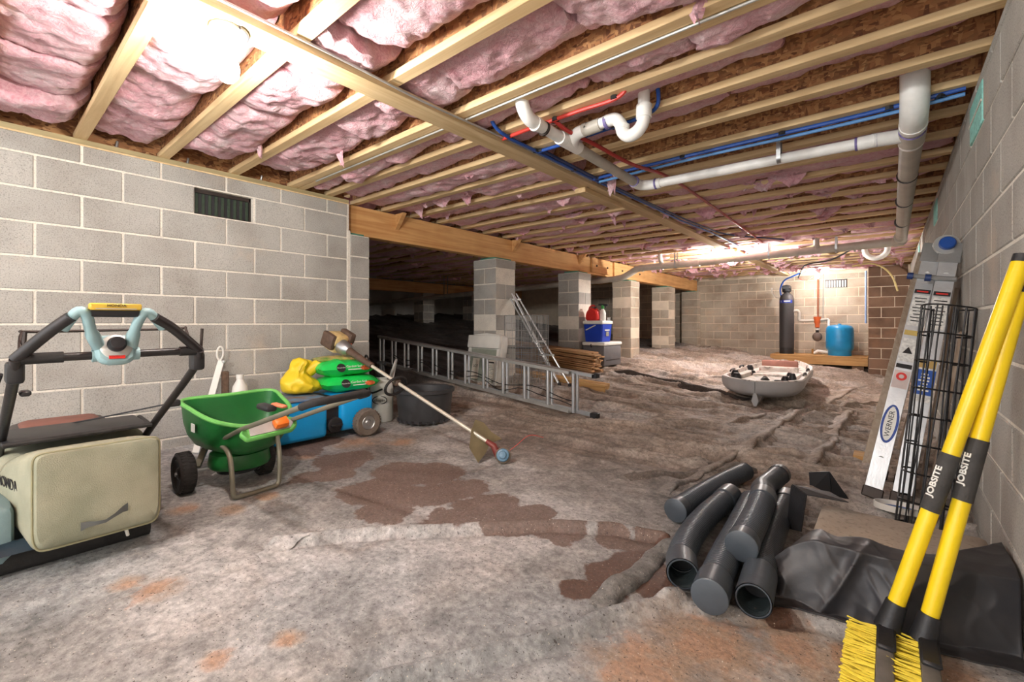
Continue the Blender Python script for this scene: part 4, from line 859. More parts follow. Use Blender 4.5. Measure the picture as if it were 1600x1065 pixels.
# ================================================================ black tub and white sprayer
tx, ty = -3.27, 2.66; tz = gmax(tx, ty, .15) - .004; T = Matrix.Translation((tx, ty, tz))
tb = thing('plant_tub', (tx, ty, tz), 'wide black plastic plant tub beside the white sprayer', 'tub')
m_tub = M('black_tub', (62, 62, 64), .5, var=.14, scale=5)
B().lathe([(0, .012), (.215, .012), (.222, 0), (.232, .03), (.255, .255), (.272, .26), (.275, .288), (.262, .292), (.248, .28), (.225, .05), (0, .03)], 36, T).obj('body', m_tub, tb)
q = B()
for k in range(22):
    a = 2 * math.pi * k / 22; q.box((.232 * math.cos(a), .232 * math.sin(a), .012), (.02, .03, .024), T)
q.obj('base_ribs', m_tub, tb)
sx_, sy_ = -3.575, 2.41; sz = gmax(sx_, sy_, .1) - .006; T = Matrix.Translation((sx_, sy_, sz))
sp = thing('pump_sprayer', (sx_, sy_, sz), 'white pump garden sprayer with black hose next to the black tub', 'sprayer')
m_mw = M('milky_plastic', (220, 222, 214), .5, var=.06)
B().lathe([(0, 0), (.098, 0), (.103, .015), (.103, .29), (.095, .335), (.07, .365), (.048, .375), (.048, .40), (0, .40)], 24, T).obj('tank', m_mw, sp)
B().lathe([(.05, .40), (.052, .425), (.03, .44), (.018, .52), (0, .52)], 14, T).obj('pump_collar', m_black, sp)
B().tube([(sx_ - .06, sy_, sz + .52), (sx_ + .06, sy_, sz + .52)], .013, 8).obj('pump_handle', m_black, sp)
B().tube(bez([(sx_ + .03, sy_ - .05, sz + .41), (sx_ + .02, sy_ - .12, sz + .52), (sx_ - .05, sy_ - .13, sz + .60), (sx_ - .12, sy_ - .1, sz + .50), (sx_ - .10, sy_ - .12, sz + .36), (sx_ + .02, sy_ - .13, sz + .27), (sx_ + .10, sy_ - .06, sz + .30)], 6), .008, 8).obj('hose', m_blackr, sp)
B().tube(bez([(sx_ + .10, sy_ + .02, sz + .40), (sx_ + .13, sy_ + .05, sz + .52), (sx_ + .10, sy_ + .09, sz + .55), (sx_ + .08, sy_ + .08, sz + .45), (sx_ + .11, sy_ + .03, sz + .36)], 6), .011, 8).obj('wand_grip', m_alu2, sp)
mt = fr((sx_ + .103 * .72 + .001, sy_ - .103 * .70, sz + .20), (.7, .72, 0), (0, 0, 1))
q = B(); q.tube([mt @ Vector((.062 * math.cos(a), .035 * math.sin(a), -.006 + .0)) for a in [2 * math.pi * k / 24 for k in range(24)]], .004, 6, closed=True); q.obj('logo_ring', m_black, sp)
text('lettering', 'chapin', .036, mt @ Matrix.Translation((0, 0, .006)), m_black, sp)
# ================================================================ blue wheeled tank
m_tote = M('bright_blue', (14, 164, 236), .38, var=.06, scale=5, coat=.25)
t0 = thing('wheeled_tank', (-3.5, 1.7, .12), 'bright blue wheeled tank with a big grey tyre, under the soil bags', 'tank')
zt0 = .135
B().bb((-3.78, 1.20, zt0), (-3.27, 1.735, zt0 + .285), .035, 3).obj('body', m_tote, t0)
B().bb((-3.78, 1.84, zt0 + .02), (-3.27, 2.13, zt0 + .30), .035, 3).obj('body_end', m_tote, t0)
B().bb((-3.77, 1.70, zt0 + .01), (-3.31, 1.87, zt0 + .285), .012, 2).obj('recess', m_black, t0)
B().bb((-3.76, 1.22, zt0 + .287), (-3.30, 1.76, zt0 + .30), .006).obj('worn_top', M('worn_blue_top', (92, 132, 172), .7, col2=(128, 108, 98), scale=12, bump=.1), t0)
T = fr((-3.30, 1.79, zt0 + .085), (0, 1, 0), (0, 0, 1)); B().lathe([(0, .0), (.055, 0), (.06, .01), (.06, .035), (.045, .045), (0, .045)], 18, T).obj('valve_cap', m_black, t0); B().box((0, 0, .055), (.09, .018, .022), T, .004).obj('valve_grip', m_black, t0)
for z in (.20, .225, .25, .275): B().bb((-3.308, 1.745, zt0 + z), (-3.300, 1.835, zt0 + z + .012)).obj('vent_slat', m_dark, t0)
def wheel(par, c, ax, up, r, w, hubr, tyre, hub, name='wheel', lugs=26):
    T = fr(c, up, Vector(ax).cross(Vector(up)).normalized()) if False else None
    z = Vector(ax).normalized(); x = Vector(up).normalized(); y = z.cross(x); T = Matrix(((x.x, y.x, z.x, c[0]), (x.y, y.y, z.y, c[1]), (x.z, y.z, z.z, c[2]), (0, 0, 0, 1)))
    q = B(); q.lathe([(hubr, -w * .42), (r * .86, -w / 2), (r * .97, -w * .36), (r, -w * .15), (r, w * .15), (r * .97, w * .36), (r * .86, w / 2), (hubr, w * .42)], 32, T)
    for k in range(lugs):
        a = 2 * math.pi * k / lugs; m2 = T @ Matrix.Rotation(a, 4, 'Z'); q.box((r * .985, 0, w * .2), (r * .05, r * .09, w * .34), m2); q.box((r * .985, r * .1, -w * .2), (r * .05, r * .09, w * .34), m2)
    o = q.obj(name, tyre, par)
    B().lathe([(hubr, -w * .4), (hubr, w * .40), (hubr * .93, w * .44), (hubr * .84, w * .36), (hubr * .45, w * .30), (hubr * .32, w * .42), (0, w * .44)], 24, T).obj('hub', hub, o)
    return o
wheel(t0, (-3.215, 2.03, gmax(-3.2, 2.03, .05) + .108), (1, -.06, 0), (0, 0, 1), .11, .075, .056, M('dusty_tyre', (112, 102, 92), .85, var=.2, scale=30, bump=.1), m_steel, lugs=30)
# bags
def pillow(o, x, y, L, Wd, H, seed, nu=26, nv=18, pinch=.9):
    z = Vector(x).cross(Vector(y)).normalized(); x = Vector(x).normalized(); y = z.cross(x); V = []; F_ = []
    for sgn in (1, -1):
        base_ = len(V)
        for i in range(nu):
            for j in range(nv):
                u = -1 + 2 * i / (nu - 1); v = -1 + 2 * j / (nv - 1)
                h = max(0, (1 - abs(u) ** 3.2)) ** .5 * max(0, (1 - abs(v) ** 3.2)) ** .5
                k = float(fbm(np.array(u * 2.2 + seed), np.array(v * 2.2), seed, 3) - .5); w2 = float(ridged(np.array(u * 5 + seed), np.array(v * 3.), seed + 9)) - .6
                hh = h * (H / 2) * (1 + .5 * k) + h * .008 * w2 + .004 * abs(u) ** 6 * math.sin(v * 22)
                uu = u * (1 - .03 * v * v); vv = v * (1 - .05 * u * u)
                V.append(Vector(o) + x * (uu * L / 2) + y * (vv * Wd / 2) + z * (sgn * hh + H / 2))
        for i in range(nu - 1):
            for j in range(nv - 1):
                a = base_ + i * nv + j; f = (a, a + 1, a + nv + 1, a + nv); F_.append(f if sgn < 0 else f[::-1])
    return V, F_
m_bagg = M('green_bag', (28, 204, 88), .35, var=.08, scale=4); m_bagy = M('yellow_bag', (240, 208, 44), .45, var=.10, scale=5)
def M_bag():
    m = bpy.data.materials.new('printed_green_bag'); t, n, l, b = NT(m); p = pos(n, l)
    k = ramp(n, l, noise(n, l, p, 7, 2, .5, .6), [(.42, lin((36, 176, 60))), (.55, lin((44, 186, 70))), (.60, lin((196, 150, 96))), (.68, lin((214, 120, 70)))]); l.new(k, b.inputs['Base Color']); b.inputs['Roughness'].default_value = .35; return m
m_bagp = M_bag()
z1 = zt0 + .31
for k, (cy, cx, zz, H, lb) in enumerate(((2.02, -3.50, z1, .13, 'lower green garden soil bag lying on the blue tank'), (1.99, -3.52, z1 + .122, .14, 'upper green garden soil bag under the trimmer engine'))):
    V, F_ = pillow((cx, cy, zz), (.12, 1, 0), (-1, .12, .03 if k else 0), .46, .34, H, 11 + k)
    o = pmesh('soil_bag', V, F_, m_bagg if k == 0 else m_bagg, None, ang=70); tag(o, lb, 'bag')
    mt = fr((cx + .158, cy - .06, zz + H * .52), (.12, 1, 0), (-.45, .05, 1))
    B().lathe([(0, 0), (.036, 0), (.036, .002), (0, .002)], 20, mt @ Matrix.Translation((-.04, 0, .012))).obj('logo_disc', m_ink, o)
    text('lettering', 'Miracle-Gro', .0135, mt @ Matrix.Translation((-.04, 0, .0155)), m_white, o); text('lettering', 'Garden Soil', .028, mt @ Matrix.Translation((.07, .008, .012)), m_white, o); B().box((.07, -.018, .012), (.11, .006, .001), mt).obj('printed_line', m_white, o)
    B().ball((0, 0, 0), .03, (1.5, .7, .22), mt @ Matrix.Translation((.165, -.008, .006))).obj('picture_patch', M('tomato_print', (190, 92, 48), .4, var=.4, scale=40), o)
    if k: V2, F2 = pillow((cx - .04, cy - .03, zz + H * .78), (.12, 1, 0), (-1, .12, 0), .36, .2, .05, 31); pmesh('printed_top', V2, F2, M('top_print', (206, 168, 110), .4, col2=(96, 150, 60), scale=14), o, ang=70)
# crumpled yellow bag
yb = B(); P = []
for i in range(17):
    t = i / 16; z = .27 * t
    rad = [.0, .12, .15, .158, .158, .152, .145, .13, .112, .094, .082, .076, .074, .078, .082, .07, .0][i]
    P.append([Vector((-3.62 + .02 * t + rad * .9 * math.cos(a) * (1 + .22 * math.sin(3 * a + 4 * t) * t + .12 * math.sin(7 * a + 9 * t) + .07 * math.sin(13 * a - 21 * t) + .05 * math.sin(5 * a + 30 * t)), 1.70 + .02 * math.sin(9 * t) * t * 2 + rad * math.sin(a) * (1 + .2 * math.cos(2 * a + 5 * t) * t) - .05 * t, z1 - .01 + z + .025 * t * math.sin(2 * a + 1))) for a in [2 * math.pi * k / 36 for k in range(36)]])
yb.grid(P, closev=True); o = yb.obj('yellow_bag', m_bagy, None, 60); tag(o, 'crumpled bright yellow bag standing on the blue tank', 'bag')
q = B(); q.tube(bez([(-3.60, 1.74, z1 + .17), (-3.55, 1.80, z1 + .22), (-3.52, 1.86, z1 + .20), (-3.53, 1.90, z1 + .13)], 5), [.05 - .0012 * k for k in range(16)], 12); q.obj('folded_neck', m_bagy, o, 60)
# ================================================================ string trimmer
tr = thing('string_trimmer', (-3.45, 2.02, .72), 'petrol string trimmer lying from the soil bags down to the floor', 'trimmer')
E = Vector((-3.47, 1.99, .79)); Hd = Vector((-2.06, 2.27, .17)); ax = (Hd - E).normalized(); sd = Vector((0, 0, 1)).cross(ax).normalized(); upv = ax.cross(sd)
def te(a, s_, u): return E + ax * a + sd * s_ + upv * u
m_tan = M('tan_cover', (214, 186, 128), .5, var=.2, scale=25); m_brn = M('brown_housing', (92, 72, 60), .55, var=.2, scale=30)
Tm = fr(te(-.1, 0, .01), ax, sd)
B().box((-.02, 0, .025), (.15, .15, .10), Tm, .03, 2).obj('engine_cover', m_tan, tr); B().box((-.03, .01, -.045), (.13, .13, .08), Tm, .02, 2).obj('fuel_tank', M('cream_tank', (226, 206, 150), .5, var=.15), tr)
B().box((-.03, -.075, .01), (.14, .05, .13), Tm, .018, 2).obj('muffler', m_brn, tr); B().box((.0, .08, .055), (.15, .06, .10), Tm, .02, 2).obj('air_filter', m_brn, tr)
B().box((.045, .06, .0), (.06, .06, .06), Tm, .01).obj('orange_cap', M('orange_red', (206, 84, 40), .45), tr)
B().tube([te(-.05, 0, 0), te(.02, 0, 0), te(.05, 0, 0)], [.062, .055, .035], 18).obj('clutch_housing', m_steel, tr)
B().tube([te(.04, 0, 0), te(.10, 0, 0), te(.28, 0, 0), te(.33, 0, 0)], [.034, .03, .024, .026], 16).obj('grip', m_brn, tr)
B().tube([te(.30, 0, 0), E.lerp(Hd, .5), Hd - ax * .03], .013, 12).obj('shaft', M('pale_shaft', (216, 208, 190), .35, .3), tr)
B().box(te(.62, 0, 0), (.05, .05, .05), None, .01).obj('handle_clamp', m_brn, tr)
B().tube([te(.62, .11 * math.cos(a), -.03 + .075 * math.sin(a)) for a in [2 * math.pi * k / 20 for k in range(20)]], .011, 8, closed=True).obj('loop_handle', m_blackr, tr)
g0 = Hd - ax * .12; gs = Vector((.35, .93, -.05)).normalized(); gu = Vector((-.55, .15, .78)).normalized()
gp = fr(g0 + Vector((.0, .0, -.03)), gs, gu)
B().prism([(-.05, -.15), (.02, -.09), (.07, -.02), (.17, .0), (.10, .06), (.06, .13), (.0, .16), (-.05, .08), (-.09, -.04)], .006, gp).obj('guard', M('olive_guard', (120, 108, 80), .6, var=.2), tr)
B().tube([Hd - ax * .06, Hd, Hd + ax * .05 + Vector((0, 0, -.05))], [.016, .022, .03], 12).obj('gear_case', m_red_pex if False else M('maroon_case', (120, 50, 44), .5), tr)
hx = Hd + ax * .08 + Vector((.0, .0, -.06)); hx.z = max(hx.z, gmax(hx.x, hx.y) + .05)
ha = Vector((.55, -.75, .35)).normalized(); Th = fr(hx, Vector((0, 0, 1)).cross(ha), ha.cross(Vector((0, 0, 1)).cross(ha)))
z = ha; x = Vector((0, 0, 1)).cross(z).normalized(); y = z.cross(x); Th = Matrix(((x.x, y.x, z.x, hx.x), (x.y, y.y, z.y, hx.y), (x.z, y.z, z.z, hx.z), (0, 0, 0, 1)))
B().lathe([(0, -.04), (.045, -.04), (.052, -.03), (.052, .01), (.045, .02)], 20, Th).obj('spool_head', M('dusty_spool', (146, 130, 110), .6), tr); B().lathe([(.044, .019), (.04, .03), (.026, .034), (.022, .045), (0, .047)], 20, Th).obj('spool_knob', M('steel_blue_knob', (96, 132, 156), .4), tr)
B().tube(bez([hx, hx + Vector((.05, .08, .06)), hx + Vector((.10, .16, .12)), hx + Vector((.16, .24, .10))], 5), .0018, 5).obj('cutting_line', m_red_pex, tr)
# ================================================================ lawn mower
mw = thing('lawn_mower', (-2.85, .3, .1), 'walk-behind lawn mower with a canvas grass bag, at the left edge', 'lawn mower')
m_canvas = M('bag_canvas', (164, 162, 140), .9, var=.05, scale=6, bump=.15, bscale=260, col2=(142, 144, 122)); m_teal = M('teal_grey_casting', (150, 182, 186), .4, var=.05)
m_deck = M('blue_grey_deck', (126, 150, 156), .45, var=.1); m_tubeb = M('black_tube', (40, 36, 36), .4, var=.25, scale=20)
CRt, CLt = Vector((-2.20, .604, .888)), Vector((-2.20, .09, .882))
B().tube(bez([CRt + Vector((.01, .0, .0)), (-2.27, .600, .80), (-2.75, .54, .468), (-3.02, .535, .26)], 4), .0155, 10).obj('handle_tube', m_tubeb, mw)
B().tube(bez([CLt + Vector((.01, .0, .0)), (-2.27, .088, .80), (-2.72, .07, .51), (-3.02, .06, .26)], 4), .0155, 10).obj('handle_tube', m_tubeb, mw)
gl, gr = Vector((-2.11, .262, 1.042)), Vector((-2.11, .388, 1.042))
B().tube(bez([CLt, CLt.lerp(gl, .5) + Vector((.01, -.01, .012)), gl + Vector((0, -.05, -.02))], 5), .0185, 12).obj('upper_tube', m_tubeb, mw); B().tube(bez([CRt, CRt.lerp(gr, .5) + Vector((.01, .01, .012)), gr + Vector((0, .05, -.02))], 5), .0185, 12).obj('upper_tube', m_tubeb, mw)
B().tube([CLt, CRt], .0145, 10).obj('cross_tube', m_tubeb, mw)
B().tube([CLt, CLt.lerp(CRt, .22)], .019, 12).obj('foam_sleeve', m_blackr, mw); B().tube([CRt, CRt.lerp(CLt, .13)], .019, 12).obj('foam_sleeve', m_blackr, mw)
B().tube([gl, gr], [.02, .02], 12).obj('top_grip', m_black, mw)
B().bb((-2.118, .255, 1.046), (-2.08, .395, 1.070), .004).obj('grip_plate', M('gold_plate', (206, 172, 62), .5, var=.1), mw)
text('lettering', 'HONDA', .014, fr((-2.0785, .325, 1.062), (0, 1, 0), (0, 0, 1)), m_black, mw); B().bb((-2.0805, .27, 1.0495), (-2.0788, .38, 1.0525)).obj('printed_line', m_alu2, mw)
cc = Vector((-2.19, .338, .895))
for g, s in ((gl, -1), (gr, 1)):
    B().tube(bez([CLt.lerp(gl, .62) if s < 0 else CRt.lerp(gr, .62), g + Vector((0, s * .035, -.004)), g + Vector((0, s * .012, -.012)), g + Vector((-.03, -s * .004, -.07)), cc + Vector((.0, s * .045, .02))], 5), [.016] * 4 + [.0165] * 12 + [.021] * 5, 12).obj('casting_arm', m_teal, mw)
Tc = fr(cc, (0, 1, 0), (-.35, 0, 1))
B().prism([(-.06, .03), (-.055, -.03), (-.03, -.05), (.03, -.05), (.055, -.03), (.06, .03), (.045, .06), (-.045, .06)], .035, Tc @ Matrix.Translation((0, 0, -.012)), .01).obj('console', m_teal, mw)
B().tube([CLt.lerp(CRt, .36), CLt.lerp(CRt, .62)], .0235, 14).obj('console_collar', m_teal, mw)
B().lathe([(0, .02), (.045, .02), (.046, .026), (.040, .03), (0, .03)], 24, Tc @ Matrix.Translation((0, .012, 0))).obj('dial_plate', m_alu2, mw); B().lathe([(.027, .03), (.028, .042), (.022, .05), (.021, .062), (0, .064)], 20, Tc @ Matrix.Translation((0, .018, 0))).obj('dial_knob', m_black, mw)
B().box((0, -.028, .028), (.045, .012, .004), Tc).obj('red_decal', m_redc, mw)
B().tube(bez([CLt + Vector((-.02, .01, .02)), CLt + Vector((-.10, .02, .085)), CLt + Vector((-.12, .06, .088)), CRt + Vector((-.12, -.06, .088)), CRt + Vector((-.10, -.02, .085)), CRt + Vector((-.02, -.01, -.06))], 4), .005, 8).obj('bail_lever', m_dark, mw)
for c in (CRt, CLt):
    B().box(c + Vector((-.03, 0, -.045)), (.07, .045, .075), None, .012, 2).obj('clamp', m_black, mw); B().tube([c + Vector((-.05, .02, .0)), c + Vector((-.05, .025, .09))], .006, 6).obj('lever_pin', m_dark, mw)
B().box(CLt + Vector((-.16, .03, -.13)), (.06, .03, .02), None, .006).obj('cable_clip', m_black, mw); B().box(Vector((-2.55, .60, .63)), (.03, .05, .03), None, .006).obj('cord_guide', m_black, mw)
B().tube([(-2.55, .58, .63), (-2.78, .36, .565), (-2.95, .28, .53)], .0035, 6).obj('starter_cord', m_black, mw)
B().tube(bez([CLt + Vector((-.04, -.03, -.05)), (-2.45, .03, .66), (-2.7, .03, .42), (-2.9, .05, .28)], 4), .006, 6).obj('cable', m_black, mw)
P = []   # grass bag, lofted from the deck back to the rear face
for X, y0, y1, z0, z1, e in ((-2.86, .05, .55, .25, .50, 5), (-2.70, .07, .545, .215, .475, 6), (-2.50, .105, .52, .195, .515, 7), (-2.38, .125, .505, .20, .530, 12), (-2.325, .135, .498, .215, .535, 14), (-2.305, .145, .49, .235, .53, 14), (-2.300, .17, .47, .27, .505, 8)):
    cy, cz, hy, hz = (y0 + y1) / 2, (z0 + z1) / 2, (y1 - y0) / 2, (z1 - z0) / 2; row = []
    for k in range(40):
        a = 2 * math.pi * k / 40; c_, s_ = math.cos(a), math.sin(a); row.append(Vector((X + .012 * math.sin(3 * a) * (X < -2.33), cy + hy * math.copysign(abs(c_) ** (2 / e), c_), cz + hz * math.copysign(abs(s_) ** (2 / e), s_) - (.025 * abs(c_) if s_ < 0 else 0) * 0 - .03 * (1 - abs(c_) ** 3) * (s_ < -.2) * max(0, min(1, (X + 2.6) / .2)))))
    P.append(row)
q = B(); q.grid(P, closev=True); q.bm.faces.new(q.V[-1]); bag = q.obj('grass_bag', m_canvas, mw, 40)
m_seam = M('bag_seam', (150, 146, 116), .9)
B().tube([v + Vector((.004, 0, 0)) for v in P[4]], .004, 6, closed=True).obj('piping', m_seam, bag)
h0, h1 = onX(126, 823, -2.294), onX(200, 791, -2.294); hm = (h0 + h1) / 2
q = B(); q.grid([[p + Vector((o, 0, -w)), p + Vector((o, 0, w))] for p, w, o in ((h0, .016, 0), (h0.lerp(h1, .12), .012, .004), (h0.lerp(h1, .3) + Vector((0, 0, -.006)), .007, .014), (hm + Vector((0, 0, -.012)), .006, .018), (h0.lerp(h1, .7) + Vector((0, 0, -.006)), .007, .014), (h0.lerp(h1, .88), .012, .004), (h1, .016, 0))]); q.obj('strap_handle', M('strap_grey', (86, 88, 86), .8), bag)
text('lettering', 'HONDA', .062, fr((-2.60, .0855, .385), (1, .19, .03), (-.02, -.1, 1)), m_ink, bag, ext=.001)
B().bb((-2.93, .07, .525), (-2.60, .525, .540), .008, 2).obj('rear_door', m_black, mw); B().tube(bez([(-2.90, .06, .525), (-2.62, .08, .53), (-2.59, .12, .533), (-2.59, .48, .538), (-2.62, .52, .535), (-2.90, .54, .53)], 4), .010, 8).obj('door_rim', m_blackr, mw)
B().bb((-3.40, .10, .28), (-2.95, .48, .50), .05, 3).obj('engine', M('engine_grey', (70, 66, 64), .6), mw); B().bb((-3.36, .13, .42), (-2.98, .45, .515), .05, 3).obj('engine_cowl', M('rusty_red_cowl', (128, 82, 70), .6, var=.2), mw)
P = []
for X, y0, y1, z0, z1 in ((-3.62, .15, .43, .12, .24), (-3.52, .06, .52, .08, .28), (-3.2, .02, .56, .07, .30), (-2.85, .03, .55, .09, .30), (-2.60, .06, .5, .12, .29)):
    cy, cz, hy, hz = (y0 + y1) / 2, (z0 + z1) / 2, (y1 - y0) / 2, (z1 - z0) / 2
    P.append([Vector((X, cy + hy * math.copysign(abs(math.cos(a)) ** .4, math.cos(a)), cz + hz * math.copysign(abs(math.sin(a)) ** .4, math.sin(a)))) for a in [2 * math.pi * k / 32 for k in range(32)]])
q = B(); q.grid(P, closev=True); q.bm.faces.new(q.V[0]); q.bm.faces.new(q.V[-1]); q.obj('deck', m_deck, mw)
B().bb((-2.78, -.06, .10), (-2.47, .10, .33), .03, 2).obj('deck_side', m_deck, mw)
q = B(); q.grid([[Vector((-2.50 - .075 * math.cos(a) + .03, y, .115 + .085 * math.sin(a))) for a in [R(-60 + 20 * k) for k in range(11)]] for y in (-.12, 0, .1, .2, .3, .40, .5)]); q.obj('trailing_shield', M('dark_blue_rubber', (38, 54, 66), .4, var=.15), mw)
B().tube([(-2.52, -.12, .12), (-2.52, .5, .12)], .05, 14).obj('rear_roller', m_blackr, mw)
for x, y in ((-2.70, .545), (-3.48, .56), (-3.48, .02)):
    wheel(mw, (x, y, gz(x, y) + .099), (0, 1, 0), (0, 0, 1), .10, .045, .06, m_blackr, m_dark)
B().tube(bez([(-2.42, .40, .20), (-2.40, .402, .17), (-2.395, .405, .15), (-2.40, .41, .13)], 4), .006, 6).obj('hook', m_white, mw)
# ================================================================ broadcast spreader
spd = thing('broadcast_spreader', (-2.8, 1.0, .08), 'green broadcast seed spreader with two black wheels, left of the blue tank', 'spreader')
m_grn = M('green_hopper', (28, 104, 46), .4, var=.12, scale=5, coat=.15); m_lgrn = M('light_green_rim', (112, 190, 96), .4, var=.06)
rim = [Vector(p) for p in ((-3.17, .79, .55), (-3.16, 1.03, .555), (-3.13, 1.26, .56), (-2.97, 1.27, .525), (-2.82, 1.25, .475), (-2.66, 1.10, .455), (-2.62, .93, .455), (-2.78, .83, .475), (-2.98, .78, .52))]
def loop(pts, n=5):
    P = [pts[-1]] + pts + pts[:2]; o = []
    for i in range(1, len(P) - 2):
        a, b_, c, d = P[i - 1:i + 3]
        for k in range(n): t = k / n; o.append(.5 * ((2 * b_) + (c - a) * t + (2 * a - 5 * b_ + 4 * c - d) * t * t + (3 * b_ - a - 3 * c + d) * t ** 3))
    return o
RL = loop(rim); bot = Vector((-2.93, 1.02, .265))
def shr(p, k, z): c = Vector((-2.92, 1.02, 0)); return Vector((c.x + (p.x - c.x) * k, c.y + (p.y - c.y) * k, p.z * (1 - z) + bot.z * z))
q = B(); q.grid([[shr(p, k, z) for p in RL] for k, z in ((1, 0), (.985, .15), (.96, .42), (.90, .66), (.78, .86), (.5, 1.0), (.49, .97), (.76, .83), (.87, .64), (.93, .40), (.955, .13), (.965, 0))], closeu=True, closev=True); hop = q.obj('hopper', m_grn, spd, 60)
B().tube(RL, .012, 8, closed=True).obj('rim', m_lgrn, hop)
B().lathe([(0, -.10), (.15, -.10), (.16, -.08), (.15, -.02), (.10, .0), (0, .0)], 24, Matrix.Translation((-2.90, 1.0, .285))).obj('gear_housing', m_grn, spd); B().lathe([(0, 0), (.11, 0), (.11, .015), (0, .02)], 20, Matrix.Translation((-2.92, 1.0, .15))).obj('impeller', m_black, spd)
B().tube([(-2.93, .695, .19), (-2.93, 1.20, .19)], .011, 8).obj('axle', m_steel, spd)
for y in (.735, 1.135): wheel(spd, (-2.93, y, gz(-2.93, y) + .108), (0, -1, 0), (0, 0, 1), .11, .075, .078, m_blackr, m_dark, lugs=34)
m_tubeg = M('grey_olive_tube', (132, 128, 112), .45, .4, var=.12)
hA = [(-3.06, .87, .27), (-2.515, .87, .463), (-1.86, .87, .655)]; hB = [(-3.06, 1.13, .27), (-2.55, 1.12, .46), (-1.88, 1.15, .665)]
B().tube(hA, .012, 10).obj('handle_tube', m_tubeg, spd); B().tube(hB, .012, 10).obj('handle_tube', m_tubeg, spd)
B().tube(bez([hA[2], (-1.80, .885, .675), (-1.78, .93, .682), (-1.78, 1.08, .690), (-1.80, 1.14, .686), hB[2]], 5), .0165, 12).obj('foam_grip', m_blackr, spd)
fz = lambda x, y: gmax(x, y, .02) + .011
B().tube(bez([(-3.05, .88, .30), (-2.80, .87, .335), (-2.68, .87, .31), (-2.645, .872, .22), (-2.64, .876, .12), (-2.635, .885, fz(-2.635, .885) + .004), (-2.635, .93, fz(-2.635, .93)), (-2.64, 1.04, fz(-2.64, 1.04)), (-2.645, 1.10, fz(-2.64, 1.09) + .006), (-2.65, 1.115, .14), (-2.66, 1.12, .26), (-2.70, 1.12, .38)], 5), .0125, 10).obj('stand_leg', m_tubeg, spd)
B().bar((-3.06, .87, .27), (-2.95, .80, .20), .03, .02).obj('axle_bracket', m_tubeg, spd); B().bar((-3.06, 1.13, .27), (-2.95, 1.10, .20), .03, .02).obj('axle_bracket', m_tubeg, spd)
Tp = fr((-2.50, 1.0, .435), (-.05, 1, .04), (-.75, 0, .66))
B().prism([(-.13, -.045), (.10, -.045), (.135, -.02), (.15, .03), (.12, .05), (-.11, .05), (-.15, .0)], .03, Tp, .008).obj('control_panel', m_lgrn, spd)
B().prism([(-.11, -.03), (.09, -.03), (.12, .0), (.10, .035), (-.10, .035)], .003, Tp @ Matrix.Translation((0, 0, .031))).obj('dial_decal', m_alu2, spd); B().box((.045, .0, .055), (.075, .06, .045), Tp, .016, 2).obj('setting_knob', M('orange_knob', (236, 118, 36), .4), spd)
B().box(Vector((-2.28, .90, .60)), (.13, .05, .03), Matrix.Identity(4), .012, 2).obj('release_lever', m_black, spd); B().box(Vector((-2.20, .925, .615)), (.12, .03, .014), None, .005).obj('lever_tongue', M('orange_tongue', (206, 120, 84), .5), spd)
B().box(shr(rim[8], .975, .3) + Vector((.03, -.006, -.02)), (.055, .004, .045), Matrix.Identity(4)).obj('price_sticker', m_white, hop)
# white pole, jug by the wall
wpz = thing('white_stake', (-3.7, 1.0, gz(-3.7, 1.0)), 'white flat stake with a loop handle leaning on the left wall', 'stake')
a, b_ = Vector((-3.665, .985, gz(-3.665, .985) + .004)), Vector((-3.868, 1.205, .72)); B().bar(a, b_, .042, .014, (1, -.4, 0), .003).obj('stake', m_white, wpz)
B().tube([b_ + Vector((.002 + .006 * math.sin(t), .03 * math.cos(t) * .7 - .008, .055 + .05 * math.sin(t))) for t in [2 * math.pi * k / 18 for k in range(18)]], .007, 8, closed=True).obj('loop_handle', m_white, wpz)
B().bb((-3.86, 1.20, .45), (-3.835, 1.25, .64), .008).obj('strap', M('brown_strap', (104, 82, 66), .8, var=.3, scale=40), wpz); B().ball(b_ + Vector((.01, .015, -.01)), .016).obj('joint', m_alu2, wpz)
jz = gmax(-3.80, 1.30, .04) - .004; jg = thing('white_jug', (-3.80, 1.30, jz), 'white plastic jug standing by the wall behind the green spreader', 'jug')
B().lathe([(0, 0), (.055, 0), (.06, .02), (.06, .34), (.05, .41), (.026, .455), (.022, .47)], 18, Matrix.Translation((-3.80, 1.31, jz))).obj('body', m_white, jg); B().lathe([(.026, .468), (.027, .50), (0, .50)], 14, Matrix.Translation((-3.80, 1.31, jz))).obj('cap', m_white, jg)
